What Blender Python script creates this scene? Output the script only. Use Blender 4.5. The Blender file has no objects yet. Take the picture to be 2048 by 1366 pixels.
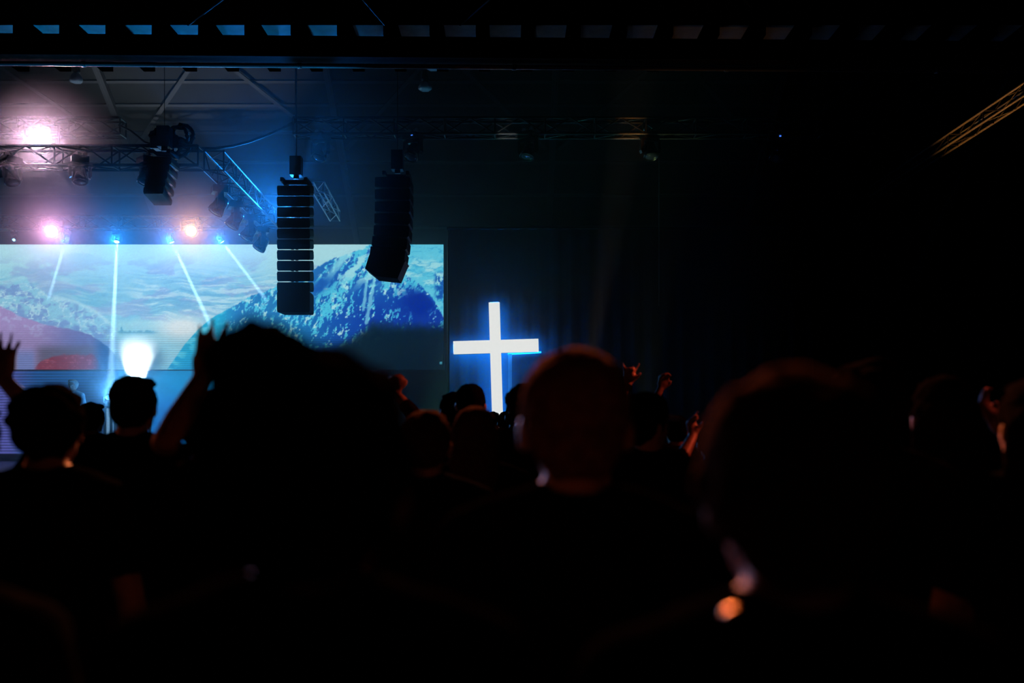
import bpy, bmesh, math, random
import numpy as np
from mathutils import Vector, Matrix, Euler

random.seed(7)
rng = np.random.RandomState(11)
scene = bpy.context.scene
C = scene.collection

# ------------------------------------------------------------------ camera
F = 35.0 / 36.0 * 2048            # focal length in pixels of the 2048 x 1366 frame
EYE = 1.55                        # eye height of the photographer in the crowd
HOR = 850.0                       # image row of the horizon
cam_d = bpy.data.cameras.new('camera')
cam_d.lens = 35.0
cam_d.sensor_width = 36.0
cam_d.shift_y = (HOR - 683.0) / 2048.0
cam_d.clip_start = 0.05
cam_d.clip_end = 200
cam_d.dof.use_dof = True
cam_d.dof.focus_distance = 17.5
cam_d.dof.aperture_fstop = 1.8
cam = bpy.data.objects.new('camera', cam_d)
cam.location = (0, 0, EYE)
cam.rotation_euler = (math.pi / 2, 0, 0)
C.objects.link(cam)
scene.camera = cam

# ------------------------------------------------------------------ world, exposure
world = bpy.data.worlds.new('world')
scene.world = world
world.use_nodes = True
world.node_tree.nodes['Background'].inputs[0].default_value = (0.02, 0.022, 0.03, 1)
world.node_tree.nodes['Background'].inputs[1].default_value = 0.01
vs = scene.view_settings
vs.view_transform = 'Standard'
vs.look = 'None'
vs.exposure = 0.0
vs.gamma = 1.0
vs.use_curve_mapping = False
cy = scene.cycles
cy.use_denoising = True
cy.max_bounces = 3
cy.diffuse_bounces = 1
cy.glossy_bounces = 2
cy.volume_bounces = 0
cy.sample_clamp_indirect = 4.0
cy.use_adaptive_sampling = True
cy.adaptive_threshold = 0.03


def at(px, py, Y):
    """world point seen at an image pixel, at depth Y"""
    return Vector(((px - 1024.0) / F * Y, Y, EYE + (HOR - py) / F * Y))


def look_rot(d, axis='-Z', up='Y'):
    return Vector(d).to_track_quat(axis, up)


def lamp(name, kind, loc, power, color, aim=None, spot=30, blend=0.5, radius=0.05, parent=None):
    ld = bpy.data.lights.new(name, kind)
    ld.energy = power
    ld.color = color
    ld.shadow_soft_size = radius
    if kind == 'SPOT':
        ld.spot_size = math.radians(spot)
        ld.spot_blend = blend
    lo = bpy.data.objects.new(name, ld)
    C.objects.link(lo)
    lo.location = loc
    if aim is not None:
        lo.rotation_mode = 'QUATERNION'
        lo.rotation_quaternion = look_rot(Vector(aim) - Vector(loc))
    return lo


# red house lamps, unseen outside the frame; the last one is added
lamp('unseen_red_light', 'SPOT', (-0.6, 8.8, 6.0), 9000, (1.0, 0.24, 0.08), aim=(0.12, 1.9, 1.65), spot=25, blend=0.8, radius=0.10)
lamp('unseen_red_light', 'SPOT', (-6.8, 6.2, 3.2), 60, (1.0, 0.16, 0.05), aim=(-1.7, 3.4, 1.5), spot=30, blend=0.8, radius=0.10)
lamp('unseen_red_light', 'SPOT', (6.2, 7.4, 5.0), 1500, (1.0, 0.10, 0.04), aim=(0.9, 6.0, 1.6), spot=20, blend=0.8, radius=0.10)

lamp('unseen_red_light', 'SPOT', (4.6, 6.0, 4.5), 260, (1.0, 0.10, 0.05), aim=(1.66, 3.3, 1.5), spot=14, blend=0.8, radius=0.10)
lamp('unseen_red_light', 'SPOT', (1.5, -5.0, 5.4), 6, (1.0, 0.19, 0.05), aim=(0.2, 1.8, 1.2), spot=60, blend=0.9, radius=0.10)  # added lamp behind the camera, makes the small metal pieces glint

# ------------------------------------------------------------------ materials
def srgb(r, g, b):
    def f(c):
        c /= 255.0
        return c / 12.92 if c <= 0.04045 else ((c + 0.055) / 1.055) ** 2.4
    return (f(r), f(g), f(b), 1.0)


MATS = {}


def mat(name, col, rough=0.6, metal=0.0, scale=12.0, var=0.35, bump=0.0, spec=0.5):
    """painted / woven surface: noise gives grain and wear"""
    if name in MATS:
        return MATS[name]
    m = bpy.data.materials.new(name)
    m.use_nodes = True
    nt = m.node_tree
    b = nt.nodes['Principled BSDF']
    tc = nt.nodes.new('ShaderNodeTexCoord')
    no = nt.nodes.new('ShaderNodeTexNoise')
    no.inputs['Scale'].default_value = scale
    no.inputs['Detail'].default_value = 4
    nt.links.new(tc.outputs['Object'], no.inputs['Vector'])
    ra = nt.nodes.new('ShaderNodeValToRGB')
    ra.color_ramp.elements[0].position = 0.3
    ra.color_ramp.elements[1].position = 0.7
    ra.color_ramp.elements[0].color = tuple(c * (1 - var) for c in col[:3]) + (1,)
    ra.color_ramp.elements[1].color = tuple(min(1, c * (1 + var)) for c in col[:3]) + (1,)
    nt.links.new(no.outputs['Fac'], ra.inputs['Fac'])
    nt.links.new(ra.outputs['Color'], b.inputs['Base Color'])
    b.inputs['Roughness'].default_value = rough
    b.inputs['Metallic'].default_value = metal
    b.inputs['Specular IOR Level'].default_value = spec
    if bump:
        bp = nt.nodes.new('ShaderNodeBump')
        bp.inputs['Strength'].default_value = bump
        nt.links.new(no.outputs['Fac'], bp.inputs['Height'])
        nt.links.new(bp.outputs['Normal'], b.inputs['Normal'])
    MATS[name] = m
    return m


def emit(name, col, strength):
    if name in MATS:
        return MATS[name]
    m = bpy.data.materials.new(name)
    m.use_nodes = True
    nt = m.node_tree
    nt.nodes.clear()
    e = nt.nodes.new('ShaderNodeEmission')
    e.inputs['Color'].default_value = tuple(col[:3]) + (1,)
    e.inputs['Strength'].default_value = strength
    o = nt.nodes.new('ShaderNodeOutputMaterial')
    nt.links.new(e.outputs[0], o.inputs['Surface'])
    if 'lens' in name or 'status' in name:
        m.cycles.emission_sampling = 'NONE'      # the lamp behind each lens is sampled as a light
    MATS[name] = m
    return m


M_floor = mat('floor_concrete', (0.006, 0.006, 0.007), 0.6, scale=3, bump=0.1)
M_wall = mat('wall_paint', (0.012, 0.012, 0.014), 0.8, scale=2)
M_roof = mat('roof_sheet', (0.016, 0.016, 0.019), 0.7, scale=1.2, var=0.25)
M_steel = mat('steel_paint', (0.075, 0.075, 0.09), 0.6, scale=6)
M_girder = mat('girder_paint', (0.030, 0.014, 0.010), 0.7, scale=8, bump=0.05, spec=0.1)
M_deck = mat('deck_paint', (0.0035, 0.0012, 0.0008), 0.8, scale=8, spec=0.0)
M_white = mat('white_panel', (0.80, 0.80, 0.82), 0.7, scale=5, var=0.15)
M_pipe = mat('galvanised_pipe', (0.65, 0.66, 0.68), 0.35, 0.4, scale=20, var=0.1)
M_alu = mat('truss_aluminium', (0.42, 0.42, 0.44), 0.4, 0.6, scale=25, var=0.2)
M_blackalu = mat('truss_black', (0.035, 0.035, 0.04), 0.4, 0.3, scale=25, var=0.2)
M_black = mat('black_plastic', (0.010, 0.010, 0.011), 0.35, scale=30, var=0.3)
M_gloss = mat('black_gloss', (0.012, 0.012, 0.014), 0.15, scale=30, var=0.2)
M_grille = mat('speaker_grille', (0.010, 0.010, 0.012), 0.6, scale=120, var=0.5, bump=0.3)
M_cable = mat('cable_rubber', (0.006, 0.006, 0.006), 0.6, scale=30)
M_drape = mat('drape_cloth', (0.022, 0.022, 0.026), 0.95, scale=40, var=0.2, bump=0.1)
M_matte = mat('matte_black', (0.004, 0.004, 0.005), 0.95, scale=20, spec=0.0)
M_stage = mat('stage_deck', (0.012, 0.012, 0.014), 0.4, scale=6)
M_shell = mat('cross_shell', (0.16, 0.16, 0.16), 0.5, scale=10, var=0.1)
M_glass = mat('lamp_refractor', (0.75, 0.8, 0.85), 0.25, scale=10, var=0.1)
M_lensdark = mat('lens_dark', (0.05, 0.05, 0.06), 0.05, scale=10, var=0.1)


# ------------------------------------------------------------------ mesh helpers
def link(o, parent=None):
    C.objects.link(o)
    if parent is not None:
        o.parent = parent
    return o


def tag(o, label=None, cat=None, group=None, kind=None):
    if label:
        o['label'] = label
    if cat:
        o['category'] = cat
    if group:
        o['group'] = group
    if kind:
        o['kind'] = kind
    return o


def empty(name, loc, label=None, cat=None, group=None, rz=0.0):
    o = bpy.data.objects.new(name, None)
    o.empty_display_size = 0.1
    o.location = loc
    o.rotation_euler = (0, 0, rz)
    C.objects.link(o)
    return tag(o, label, cat, group)


class MB:
    """collects simple solids, then becomes one mesh"""
    def __init__(s):
        s.v = []
        s.f = []

    def add(s, vs, fs):
        n = len(s.v)
        s.v += [tuple(v) for v in vs]
        s.f += [tuple(i + n for i in f) for f in fs]
        return s

    def box(s, c, d, rot=None, taper=None):
        c = Vector(c)
        hx, hy, hz = d[0] / 2, d[1] / 2, d[2] / 2
        P = [Vector((x, y, z)) for x in (-hx, hx) for y in (-hy, hy) for z in (-hz, hz)]
        if taper:
            P = [Vector((p.x * (taper[0] if p.z < 0 else 1), p.y * (taper[1] if p.z < 0 else 1), p.z)) for p in P]
        if rot is not None:
            P = [rot @ p for p in P]
        return s.add([p + c for p in P], [(0, 1, 3, 2), (4, 6, 7, 5), (0, 4, 5, 1), (2, 3, 7, 6), (0, 2, 6, 4), (1, 5, 7, 3)])

    def prism(s, prof, y0, y1, axis='Y'):
        """extrude a closed 2D outline"""
        n = len(prof)
        if axis == 'Y':
            a = [(p[0], y0, p[1]) for p in prof]
            b = [(p[0], y1, p[1]) for p in prof]
        elif axis == 'X':
            a = [(y0, p[0], p[1]) for p in prof]
            b = [(y1, p[0], p[1]) for p in prof]
        else:
            a = [(p[0], p[1], y0) for p in prof]
            b = [(p[0], p[1], y1) for p in prof]
        fs = [tuple(range(n)), tuple(range(2 * n - 1, n - 1, -1))]
        fs += [(i, i + n, (i + 1) % n + n, (i + 1) % n) for i in range(n)]
        return s.add(a + b, fs)

    def tube(s, p0, p1, r0, r1=None, n=10, caps=True):
        p0, p1 = Vector(p0), Vector(p1)
        r1 = r0 if r1 is None else r1
        d = (p1 - p0).normalized()
        u = d.orthogonal().normalized()
        w = d.cross(u)
        A = [p0 + (u * math.cos(2 * math.pi * i / n) + w * math.sin(2 * math.pi * i / n)) * r0 for i in range(n)]
        B = [p1 + (u * math.cos(2 * math.pi * i / n) + w * math.sin(2 * math.pi * i / n)) * r1 for i in range(n)]
        fs = [(i, (i + 1) % n, (i + 1) % n + n, i + n) for i in range(n)]
        if caps:
            fs += [tuple(range(n - 1, -1, -1)), tuple(range(n, 2 * n))]
        return s.add(A + B, fs)

    def path(s, pts, r, n=8):
        pts = [Vector(p) for p in pts]
        rings = []
        u = None
        for i, p in enumerate(pts):
            d = (pts[min(i + 1, len(pts) - 1)] - pts[max(i - 1, 0)]).normalized()
            u = d.orthogonal().normalized() if u is None else (u - d * u.dot(d)).normalized()
            w = d.cross(u)
            rings.append([p + (u * math.cos(2 * math.pi * k / n) + w * math.sin(2 * math.pi * k / n)) * r for k in range(n)])
        vs = [v for q in rings for v in q]
        fs = []
        for i in range(len(pts) - 1):
            for k in range(n):
                fs.append((i * n + k, i * n + (k + 1) % n, (i + 1) * n + (k + 1) % n, (i + 1) * n + k))
        fs.append(tuple(range(n - 1, -1, -1)))
        fs.append(tuple((len(pts) - 1) * n + k for k in range(n)))
        return s.add(vs, fs)

    def lathe(s, prof, n=20, c=(0, 0, 0), ripple=0, amp=0.0):
        """revolve (r, z) about Z"""
        vs, fs = [], []
        for (r, z) in prof:
            for k in range(n):
                a = 2 * math.pi * k / n
                rr = r * (1 + amp * math.cos(ripple * a)) if ripple else r
                vs.append((c[0] + rr * math.cos(a), c[1] + rr * math.sin(a), c[2] + z))
        for i in range(len(prof) - 1):
            for k in range(n):
                fs.append((i * n + k, i * n + (k + 1) % n, (i + 1) * n + (k + 1) % n, (i + 1) * n + k))
        fs.append(tuple(range(n - 1, -1, -1)))
        fs.append(tuple((len(prof) - 1) * n + k for k in range(n)))
        return s.add(vs, fs)

    # closed blobs for figures
    def ell(s, c, r, R=None, nu=14, nv=9):
        c = Vector(c)
        vs, fs = [], []
        for j in range(nv + 1):
            t = math.pi * j / nv
            for i in range(nu):
                a = 2 * math.pi * i / nu
                p = Vector((r[0] * math.sin(t) * math.cos(a), r[1] * math.sin(t) * math.sin(a), r[2] * math.cos(t)))
                vs.append((R @ p if R is not None else p) + c)
        for j in range(nv):
            for i in range(nu):
                fs.append((j * nu + i, (j + 1) * nu + i, (j + 1) * nu + (i + 1) % nu, j * nu + (i + 1) % nu))
        return s.add(vs, fs)

    def cap(s, p0, p1, r0, r1=None, n=10, flat=None):
        """capsule with a taper; flat = (axis vector, factor) squashes it"""
        p0, p1 = Vector(p0), Vector(p1)
        r1 = r0 if r1 is None else r1
        d = p1 - p0
        d = d.normalized() if d.length > 1e-6 else Vector((0, 0, 1))
        u = d.orthogonal().normalized()
        w = d.cross(u)
        rings = []
        for k in range(5):
            t = -math.pi / 2 + math.pi / 2 * k / 4
            rings.append((p0 + d * r0 * math.sin(t), max(1e-4, r0 * math.cos(t))))
        for k in range(5):
            t = math.pi / 2 * k / 4
            rings.append((p1 + d * r1 * math.sin(t), max(1e-4, r1 * math.cos(t))))
        vs, fs = [], []
        for c, r in rings:
            for i in range(n):
                a = 2 * math.pi * i / n
                o = (u * math.cos(a) + w * math.sin(a)) * r
                if flat:
                    ax = Vector(flat[0]).normalized()
                    o = o - ax * o.dot(ax) * (1 - flat[1])
                vs.append(c + o)
        for j in range(len(rings) - 1):
            for i in range(n):
                fs.append((j * n + i, j * n + (i + 1) % n, (j + 1) * n + (i + 1) % n, (j + 1) * n + i))
        fs.append(tuple(range(n - 1, -1, -1)))
        fs.append(tuple((len(rings) - 1) * n + i for i in range(n)))
        return s.add(vs, fs)

    def mesh(s, name, m=None, smooth=False):
        me = bpy.data.meshes.new(name)
        me.from_pydata(s.v, [], s.f)
        me.update()
        bm = bmesh.new()
        bm.from_mesh(me)
        bmesh.ops.recalc_face_normals(bm, faces=bm.faces)
        bm.to_mesh(me)
        bm.free()
        if m:
            me.materials.append(m)
        if smooth:
            me.polygons.foreach_set('use_smooth', [True] * len(me.polygons))
        return me

    def obj(s, name, m, parent=None, smooth=False, bevel=0.0):
        o = bpy.data.objects.new(name, s.mesh(name, m, smooth))
        link(o, parent)
        if bevel:
            b = o.modifiers.new('bevel', 'BEVEL')
            b.width = bevel
            b.segments = 2
        return o


def put(name, me, parent=None, loc=(0, 0, 0), rot=None, scale=None):
    o = bpy.data.objects.new(name, me)
    link(o, parent)
    o.location = loc
    if rot is not None:
        o.rotation_mode = 'QUATERNION'
        o.rotation_quaternion = rot
    if scale is not None:
        o.scale = scale
    return o


ROD = {}


def rod(name, p0, p1, r, m, parent=None):
    """a straight round bar; all bars of one material share one unit mesh"""
    p0, p1 = Vector(p0), Vector(p1)
    if m.name not in ROD:
        ROD[m.name] = MB().tube((0, 0, -0.5), (0, 0, 0.5), 1.0, n=8).mesh('bar', m, True)
    d = p1 - p0
    return put(name, ROD[m.name], parent, (p0 + p1) / 2, d.to_track_quat('Z', 'Y'), (r, r, d.length))


BAR = {}


def flatbar(name, p0, p1, w, h, m, parent=None, up=Vector((0, 0, 1))):
    p0, p1 = Vector(p0), Vector(p1)
    if m.name not in BAR:
        BAR[m.name] = MB().box((0, 0, 0), (1, 1, 1)).mesh('bar', m)
    d = (p1 - p0)
    z = d.normalized()
    x = up.cross(z).normalized()
    y = z.cross(x)
    R = Matrix((x, y, z)).transposed().to_quaternion()
    return put(name, BAR[m.name], parent, (p0 + p1) / 2, R, (w, h, d.length))


# ------------------------------------------------------------------ the hall
def slab(name, c, d, m, label=None):
    o = MB().box(c, d).obj(name, m)
    tag(o, label, kind='structure')
    return o


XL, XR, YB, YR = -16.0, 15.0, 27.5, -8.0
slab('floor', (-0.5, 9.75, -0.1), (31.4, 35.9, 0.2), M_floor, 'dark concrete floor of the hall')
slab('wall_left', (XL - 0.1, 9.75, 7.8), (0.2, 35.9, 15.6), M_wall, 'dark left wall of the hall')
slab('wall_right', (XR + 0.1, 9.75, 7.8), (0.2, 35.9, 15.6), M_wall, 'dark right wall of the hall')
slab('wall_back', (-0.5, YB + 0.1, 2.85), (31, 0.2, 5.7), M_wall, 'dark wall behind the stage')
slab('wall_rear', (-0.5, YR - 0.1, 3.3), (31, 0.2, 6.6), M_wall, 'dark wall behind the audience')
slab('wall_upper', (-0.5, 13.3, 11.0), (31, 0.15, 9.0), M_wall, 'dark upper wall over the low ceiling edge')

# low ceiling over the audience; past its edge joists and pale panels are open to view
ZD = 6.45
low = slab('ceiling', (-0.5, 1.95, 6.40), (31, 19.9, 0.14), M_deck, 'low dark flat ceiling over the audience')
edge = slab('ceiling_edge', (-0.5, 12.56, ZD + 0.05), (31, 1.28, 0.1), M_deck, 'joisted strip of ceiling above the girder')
JP = 0.555
me_joist = MB().box((0, 0, 0), (0.15, 1.25, 0.22)).mesh('joist', M_deck)
me_panel = MB().box((0, 0, 0), (JP - 0.17, 1.2, 0.03)).mesh('ceiling_panel', M_white)
x = -10.35
while x < 8.6:
    put('joist', me_joist, edge, (x, 12.56, ZD - 0.11))
    put('ceiling_panel', me_panel, edge, (x + JP / 2, 12.57, ZD - 0.02))
    x += JP

# girder and the pipe under it
gd = MB()
gw, gh = 0.22, 0.25
gp = [(-gw / 2, 0), (gw / 2, 0), (gw / 2, 0.02), (0.008, 0.02), (0.008, gh - 0.02), (gw / 2, gh - 0.02), (gw / 2, gh), (-gw / 2, gh),
      (-gw / 2, gh - 0.02), (-0.008, gh - 0.02), (-0.008, 0.02), (-gw / 2, 0.02)]
gd.prism(gp, -15.2, 14.6, 'X')
girder = gd.obj('steel_girder', M_girder)
girder.location = (0, 12.05, 5.95)
girder.rotation_euler = (0, 0, math.radians(1.2))
tag(girder, 'long dark steel girder crossing under the low ceiling edge', 'girder')
pm = MB().tube((-15.1, 0, 0), (14.5, 0, 0), 0.028, n=14)
for k in range(-5, 6):
    pm.tube((k * 2.6, 0, 0.0), (k * 2.6 + 0.05, 0, 0.0), 0.036, n=12)
pipe = pm.obj('conduit_pipe', M_pipe, smooth=True)
pipe.location = (0, 12.13, 5.908)
pipe.rotation_euler = (0, 0, math.radians(1.2))
tag(pipe, 'shiny metal pipe under the dark girder catching coloured light', 'pipe')

# braces fixed to the low ceiling
for (a, b) in (((452, -6), (376, 50)), ((722, -6), (770, 50)), ((985, -6), (920, 50)), ((1485, -6), (1502, 14))):
    p0, p1 = [Vector((at(q[0], q[1], 1).x * t_, t_, 6.318)) for q in (a, b) for t_ in ((6.318 - EYE) * F / (HOR - q[1]),)]
    rod('brace_rod', p0, p1, 0.012, M_steel, low)

# steep roof over the stage: Z = EYE + 23.1 - 0.69 Y
RC, RS = 23.1, 0.69


def roof_z(Y):
    return EYE + RC - RS * Y


def roof_at(px, py):
    Y = RC / ((HOR - py) / F + RS)
    return at(px, py, Y)


rm = MB()
rm.prism([(13.2, roof_z(13.2)), (YB + 0.2, roof_z(YB + 0.2)), (YB + 0.2, roof_z(YB + 0.2) + 0.15), (13.2, roof_z(13.2) + 0.15)], -16, 15, 'X')
roof = tag(rm.obj('ceiling_slope', M_roof), 'steep dark roof sheet sloping down behind the stage', kind='structure')
nrm = Vector((0, RS, 1)).normalized()
RX = [-14.2 + 5.055 * k for k in range(6)]
for xr in RX:
    flatbar('rafter', Vector((xr, 14.0, roof_z(14.0) - 0.10)), Vector((xr, 27.2, roof_z(27.2) - 0.10)), 0.14, 0.16, M_steel, roof, nrm)
for py in (112, 160, 207, 262, 322, 388, 452):
    Y = RC / ((HOR - py) / F + RS)
    flatbar('purlin', Vector((-15.9, Y, roof_z(Y) - 0.035)), Vector((14.9, Y, roof_z(Y) - 0.035)), 0.07, 0.05, M_steel, roof, nrm)
ya, yb = RC / ((HOR - 78) / F + RS), RC / ((HOR - 285) / F + RS)
for k in range(5):
    xm = (RX[k] + RX[k + 1]) / 2
    for xe in (RX[k] + 0.15, RX[k + 1] - 0.15):
        flatbar('brace', Vector((xm, ya, roof_z(ya) - 0.16)), Vector((xe, yb, roof_z(yb) - 0.16)), 0.09, 0.03, M_steel, roof, nrm)

# high-bay lamps, switched off, hung from the roof
hb = {}
for px, py, Y, lab in ((152, 158, 18.0, 'unlit high bay lamp with lobed pale glass above the pink floodlight'),
                       (850, 174, 18.0, 'unlit high bay lamp catching blue light, lower of two at centre'),
                       (866, 132, 17.0, 'unlit high bay lamp half hidden behind the girder edge')):
    c = at(px, py, Y)
    t = empty('high_bay_lamp', c, lab, 'lamp', 'high bay lamps under the roof')
    if not hb:
        hb['h'] = MB().lathe([(0.02, 0.30), (0.06, 0.29), (0.075, 0.14), (0.05, 0.10)], 16).mesh('housing', M_black, True)
        hb['g'] = MB().lathe([(0.05, 0.10), (0.085, 0.06), (0.115, 0.0), (0.118, -0.035), (0.09, -0.06), (0.02, -0.05)], 32, ripple=6, amp=0.07).mesh('glass_reflector', M_glass, True)
    put('housing', hb['h'], t)
    put('glass_reflector', hb['g'], t)
    rod('hanger', (0, 0, 0.29), (0, 0, roof_z(Y) - c.z - 0.02), 0.005, M_cable, t)


# ------------------------------------------------------------------ trusses
def truss(label, p0, p1, size, m, r=0.024, bay=0.5, mb=None, name='lighting_truss'):
    mb = mb or m
    p0, p1 = Vector(p0), Vector(p1)
    t = empty(name, p0, label, 'truss', 'aluminium lighting trusses')
    d = (p1 - p0)
    L = d.length
    z = d.normalized()
    s = z.cross(Vector((0, 0, 1))).normalized()
    u = s.cross(z)
    h = size / 2
    cor = [s * a + u * b for a, b in ((-h, -h), (h, -h), (h, h), (-h, h))]
    for c in cor:
        rod('chord', c, c + d, r, m, t)
    n = max(2, int(round(L / bay)))
    for i in range(n + 1):
        q = z * (L * i / n)
        for k in range(4):
            if i % 2 == 0 or i == n:
                rod('batten', cor[k] + q, cor[(k + 1) % 4] + q, r * 0.6, mb, t)
            if i < n:
                q2 = z * (L * (i + 1) / n)
                a, b = (cor[k], cor[(k + 1) % 4]) if i % 2 == 0 else (cor[(k + 1) % 4], cor[k])
                rod('diagonal', a + q, b + q2, r * 0.55, mb, t)
    return t


Zt = at(0, 256, 17).z
truss('black box truss carrying moving heads over the right of the stage', at(590, 256, 17), at(1640, 256, 17), 0.27, M_blackalu, bay=0.42)
truss('short black box truss behind the large pink floodlight', at(-160, 256, 17), at(246, 256, 17), 0.27, M_blackalu, bay=0.42)
truss('black box truss running left from the cable bundle', at(-110, 316, 15), at(402, 316, 15), 0.29, M_blackalu, bay=0.42)
truss('receding black truss with four hanging moving heads at left', (-4.52, 15.1, 5.56), (-4.72, 19.6, 5.56), 0.29, M_blackalu, r=0.02, bay=0.42)
truss('amber lit aluminium truss rising to the right edge', (8.5, 13.5, 7.06), (8.5, 23.4, 7.02), 0.21, M_alu, r=0.020, bay=0.7, mb=M_blackalu)  # braces coloured black to look unlit, only the chords stay pale
truss('short receding truss right of the straight speaker column', at(637, 374, 18), at(670, 432, 20.5), 0.2, M_alu, r=0.014, bay=0.6)
truss('black truss above the video screen carrying beam lamps', at(-140, 446, 21.4), at(470, 446, 21.4), 0.26, M_blackalu, bay=0.42)

# ------------------------------------------------------------------ moving heads and floods
me_base = MB().box((0, 0, -0.05), (0.26, 0.22, 0.10)).box((0, 0.0, 0.0), (0.20, 0.16, 0.03)).mesh('base', M_black)
ym = MB()
ym.box((0, 0, -0.125), (0.30, 0.09, 0.045))
for sx in (-1, 1):
    ym.prism([(sx * 0.125, -0.115), (sx * 0.165, -0.115), (sx * 0.172, -0.30), (sx * 0.150, -0.345), (sx * 0.125, -0.33)], -0.045, 0.045)
me_yoke = ym.mesh('yoke', M_black)
me_head = MB().lathe([(0.03, 0.155), (0.075, 0.145), (0.098, 0.09), (0.105, -0.02), (0.118, -0.06), (0.122, -0.125), (0.108, -0.135), (0.10, -0.10)], 20).mesh('head', M_gloss, True)
me_lens = {}
me_clamp = MB().tube((0.07, -0.02, 0.045), (0.07, 0.02, 0.045), 0.04, n=10).tube((-0.07, -0.02, 0.045), (-0.07, 0.02, 0.045), 0.04, n=10).box((0, 0, 0.02), (0.2, 0.03, 0.02)).mesh('clamp', M_alu)
me_status = MB().box((0, 0, 0), (0.03, 0.012, 0.02)).mesh('status_light', emit('status_blue', (0.05, 0.2, 1.0), 1.2))


def moving_head(p, aim, label, lens_mat, group, s=1.0, status=False, lens_r=0.098, name='moving_head_lamp', floor=False):
    """p = centre of the lamp head"""
    p = Vector(p)
    d = Vector(aim).normalized()
    rz = math.atan2(d.x, -d.y)
    top = p + Vector((0, 0, 0.29 * s)) if not floor else p - Vector((0, 0, 0.29 * s))
    t = empty(name, top, label, 'stage light', group, rz)
    t.scale = (s, s, s if not floor else -s)
    put('base', me_base, t)
    put('yoke', me_yoke, t)
    if not floor:
        put('clamp', me_clamp, t)
    ld = Matrix.Rotation(-rz, 3, 'Z') @ d
    if floor:
        ld = Vector((ld.x, ld.y, -ld.z))
    h = put('head', me_head, t, (0, 0, -0.29), look_rot(ld))
    key = (lens_mat.name, lens_r)
    if key not in me_lens:
        me_lens[key] = MB().lathe([(lens_r, 0.0), (lens_r * 0.9, -0.012), (lens_r * 0.5, -0.022), (0.004, -0.026)], 20).mesh('lens', lens_mat, True)
    put('lens', me_lens[key], h, (0, 0, -0.112))
    if status:
        put('status_light', me_status, t, (0.06, -0.115, -0.05))
    return t


DARK = 'unlit moving heads on the trusses'
moving_head(at(641, 304, 17), (-0.25, -0.4, -1), 'unlit moving head at the left end of the right-hand truss', M_lensdark, DARK, 1.05)
moving_head(at(826, 304, 17), (-0.3, -0.5, -1), 'unlit moving head above the curved speaker column', M_lensdark, DARK, 1.05, True)
moving_head(at(1056, 301, 17), (-0.2, -0.3, -1), 'unlit moving head above the glowing cross', M_lensdark, DARK, 1.05)
moving_head(at(1300, 301, 17), (0.1, -0.4, -1), 'unlit moving head with amber glints on the dark truss', M_lensdark, DARK, 1.05)
moving_head(at(1552, 306, 17), (-0.1, -0.5, -1), 'rightmost unlit moving head with a blue status light', M_lensdark, DARK, 1.05, True)
moving_head(at(22, 352, 15), (0.3, -0.2, -1), 'unlit moving head below the large floodlight at the left edge', M_lensdark, DARK, 0.95)
moving_head(at(160, 350, 15), (0.1, -0.2, -1), 'unlit moving head on the lower left truss, beside the floodlight', M_lensdark, DARK, 0.95)
moving_head(at(293, 352, 15), (-0.2, -0.2, -1), 'unlit moving head left of the hanging cable bundle', M_lensdark, DARK, 0.95)
for (px, py, Y, lab) in ((410, 382, 15.9, 'nearest of the four moving heads on the receding truss'),
                         (438, 413, 17.0, 'second nearest moving head on the receding truss'),
                         (468, 436, 18.1, 'third moving head along the receding truss'),
                         (492, 457, 19.2, 'farthest moving head on the receding truss')):
    p = at(px, py, Y)
    moving_head((-4.52 - 0.045 * (p.y - 15.1) - 0.12, p.y, 5.56 - 0.15 - 0.36), (-0.55, -0.25, -1), lab, M_lensdark, DARK, 1.05)

# beam lamps above the screen
L_BEAM = emit('lens_beam', (0.30, 0.72, 1.0), 8.0)
BEAMG = 'lit beam lamps above the video screen'
beams = [(132, 478, (99, 592, 21.97), 240, 0.55, 'pale beam lamp beside the pink floodlight'),
         (234, 478, (222, 760, 20.8), 260, 1.0, 'bright cyan beam lamp shining straight down'),
         (341, 478, (418, 644, 21.97), 360, 0.9, 'cyan beam lamp left of the orange floodlight'),
         (440, 478, (528, 594, 21.97), 240, 0.9, 'cyan beam lamp right of the orange floodlight')]
for (px, py, to, pw, s, lab) in beams:
    p = at(px, py, 21.4)
    q = at(to[0], to[1], to[2])
    d = (q - p).normalized()
    f = Vector((0, -1, 0))
    moving_head(p, d + f * 0.25, lab, L_BEAM, BEAMG, 0.62, lens_r=0.085)
    lamp('beam_light', 'SPOT', p + d * 0.12, pw * 1500, (0.42, 0.80, 1.0), aim=q, spot=3.0, blend=0.25, radius=0.03)
    lamp('beam_spill', 'SPOT', p + Vector((0, -0.10, -0.04)), 800 * s, (0.01, 0.26, 1.0), aim=(0, 0, 1.6), spot=26, blend=1.0, radius=0.03)
moving_head(at(29, 478, 21.4), (0.2, -1, -0.6), 'small dim blue beam lamp at the left edge of the screen top', emit('lens_dim', (0.2, 0.6, 1.0), 5.0), BEAMG, 0.5, lens_r=0.06)

# flood lamps facing the audience
FG = 'floodlights facing the audience'


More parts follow.
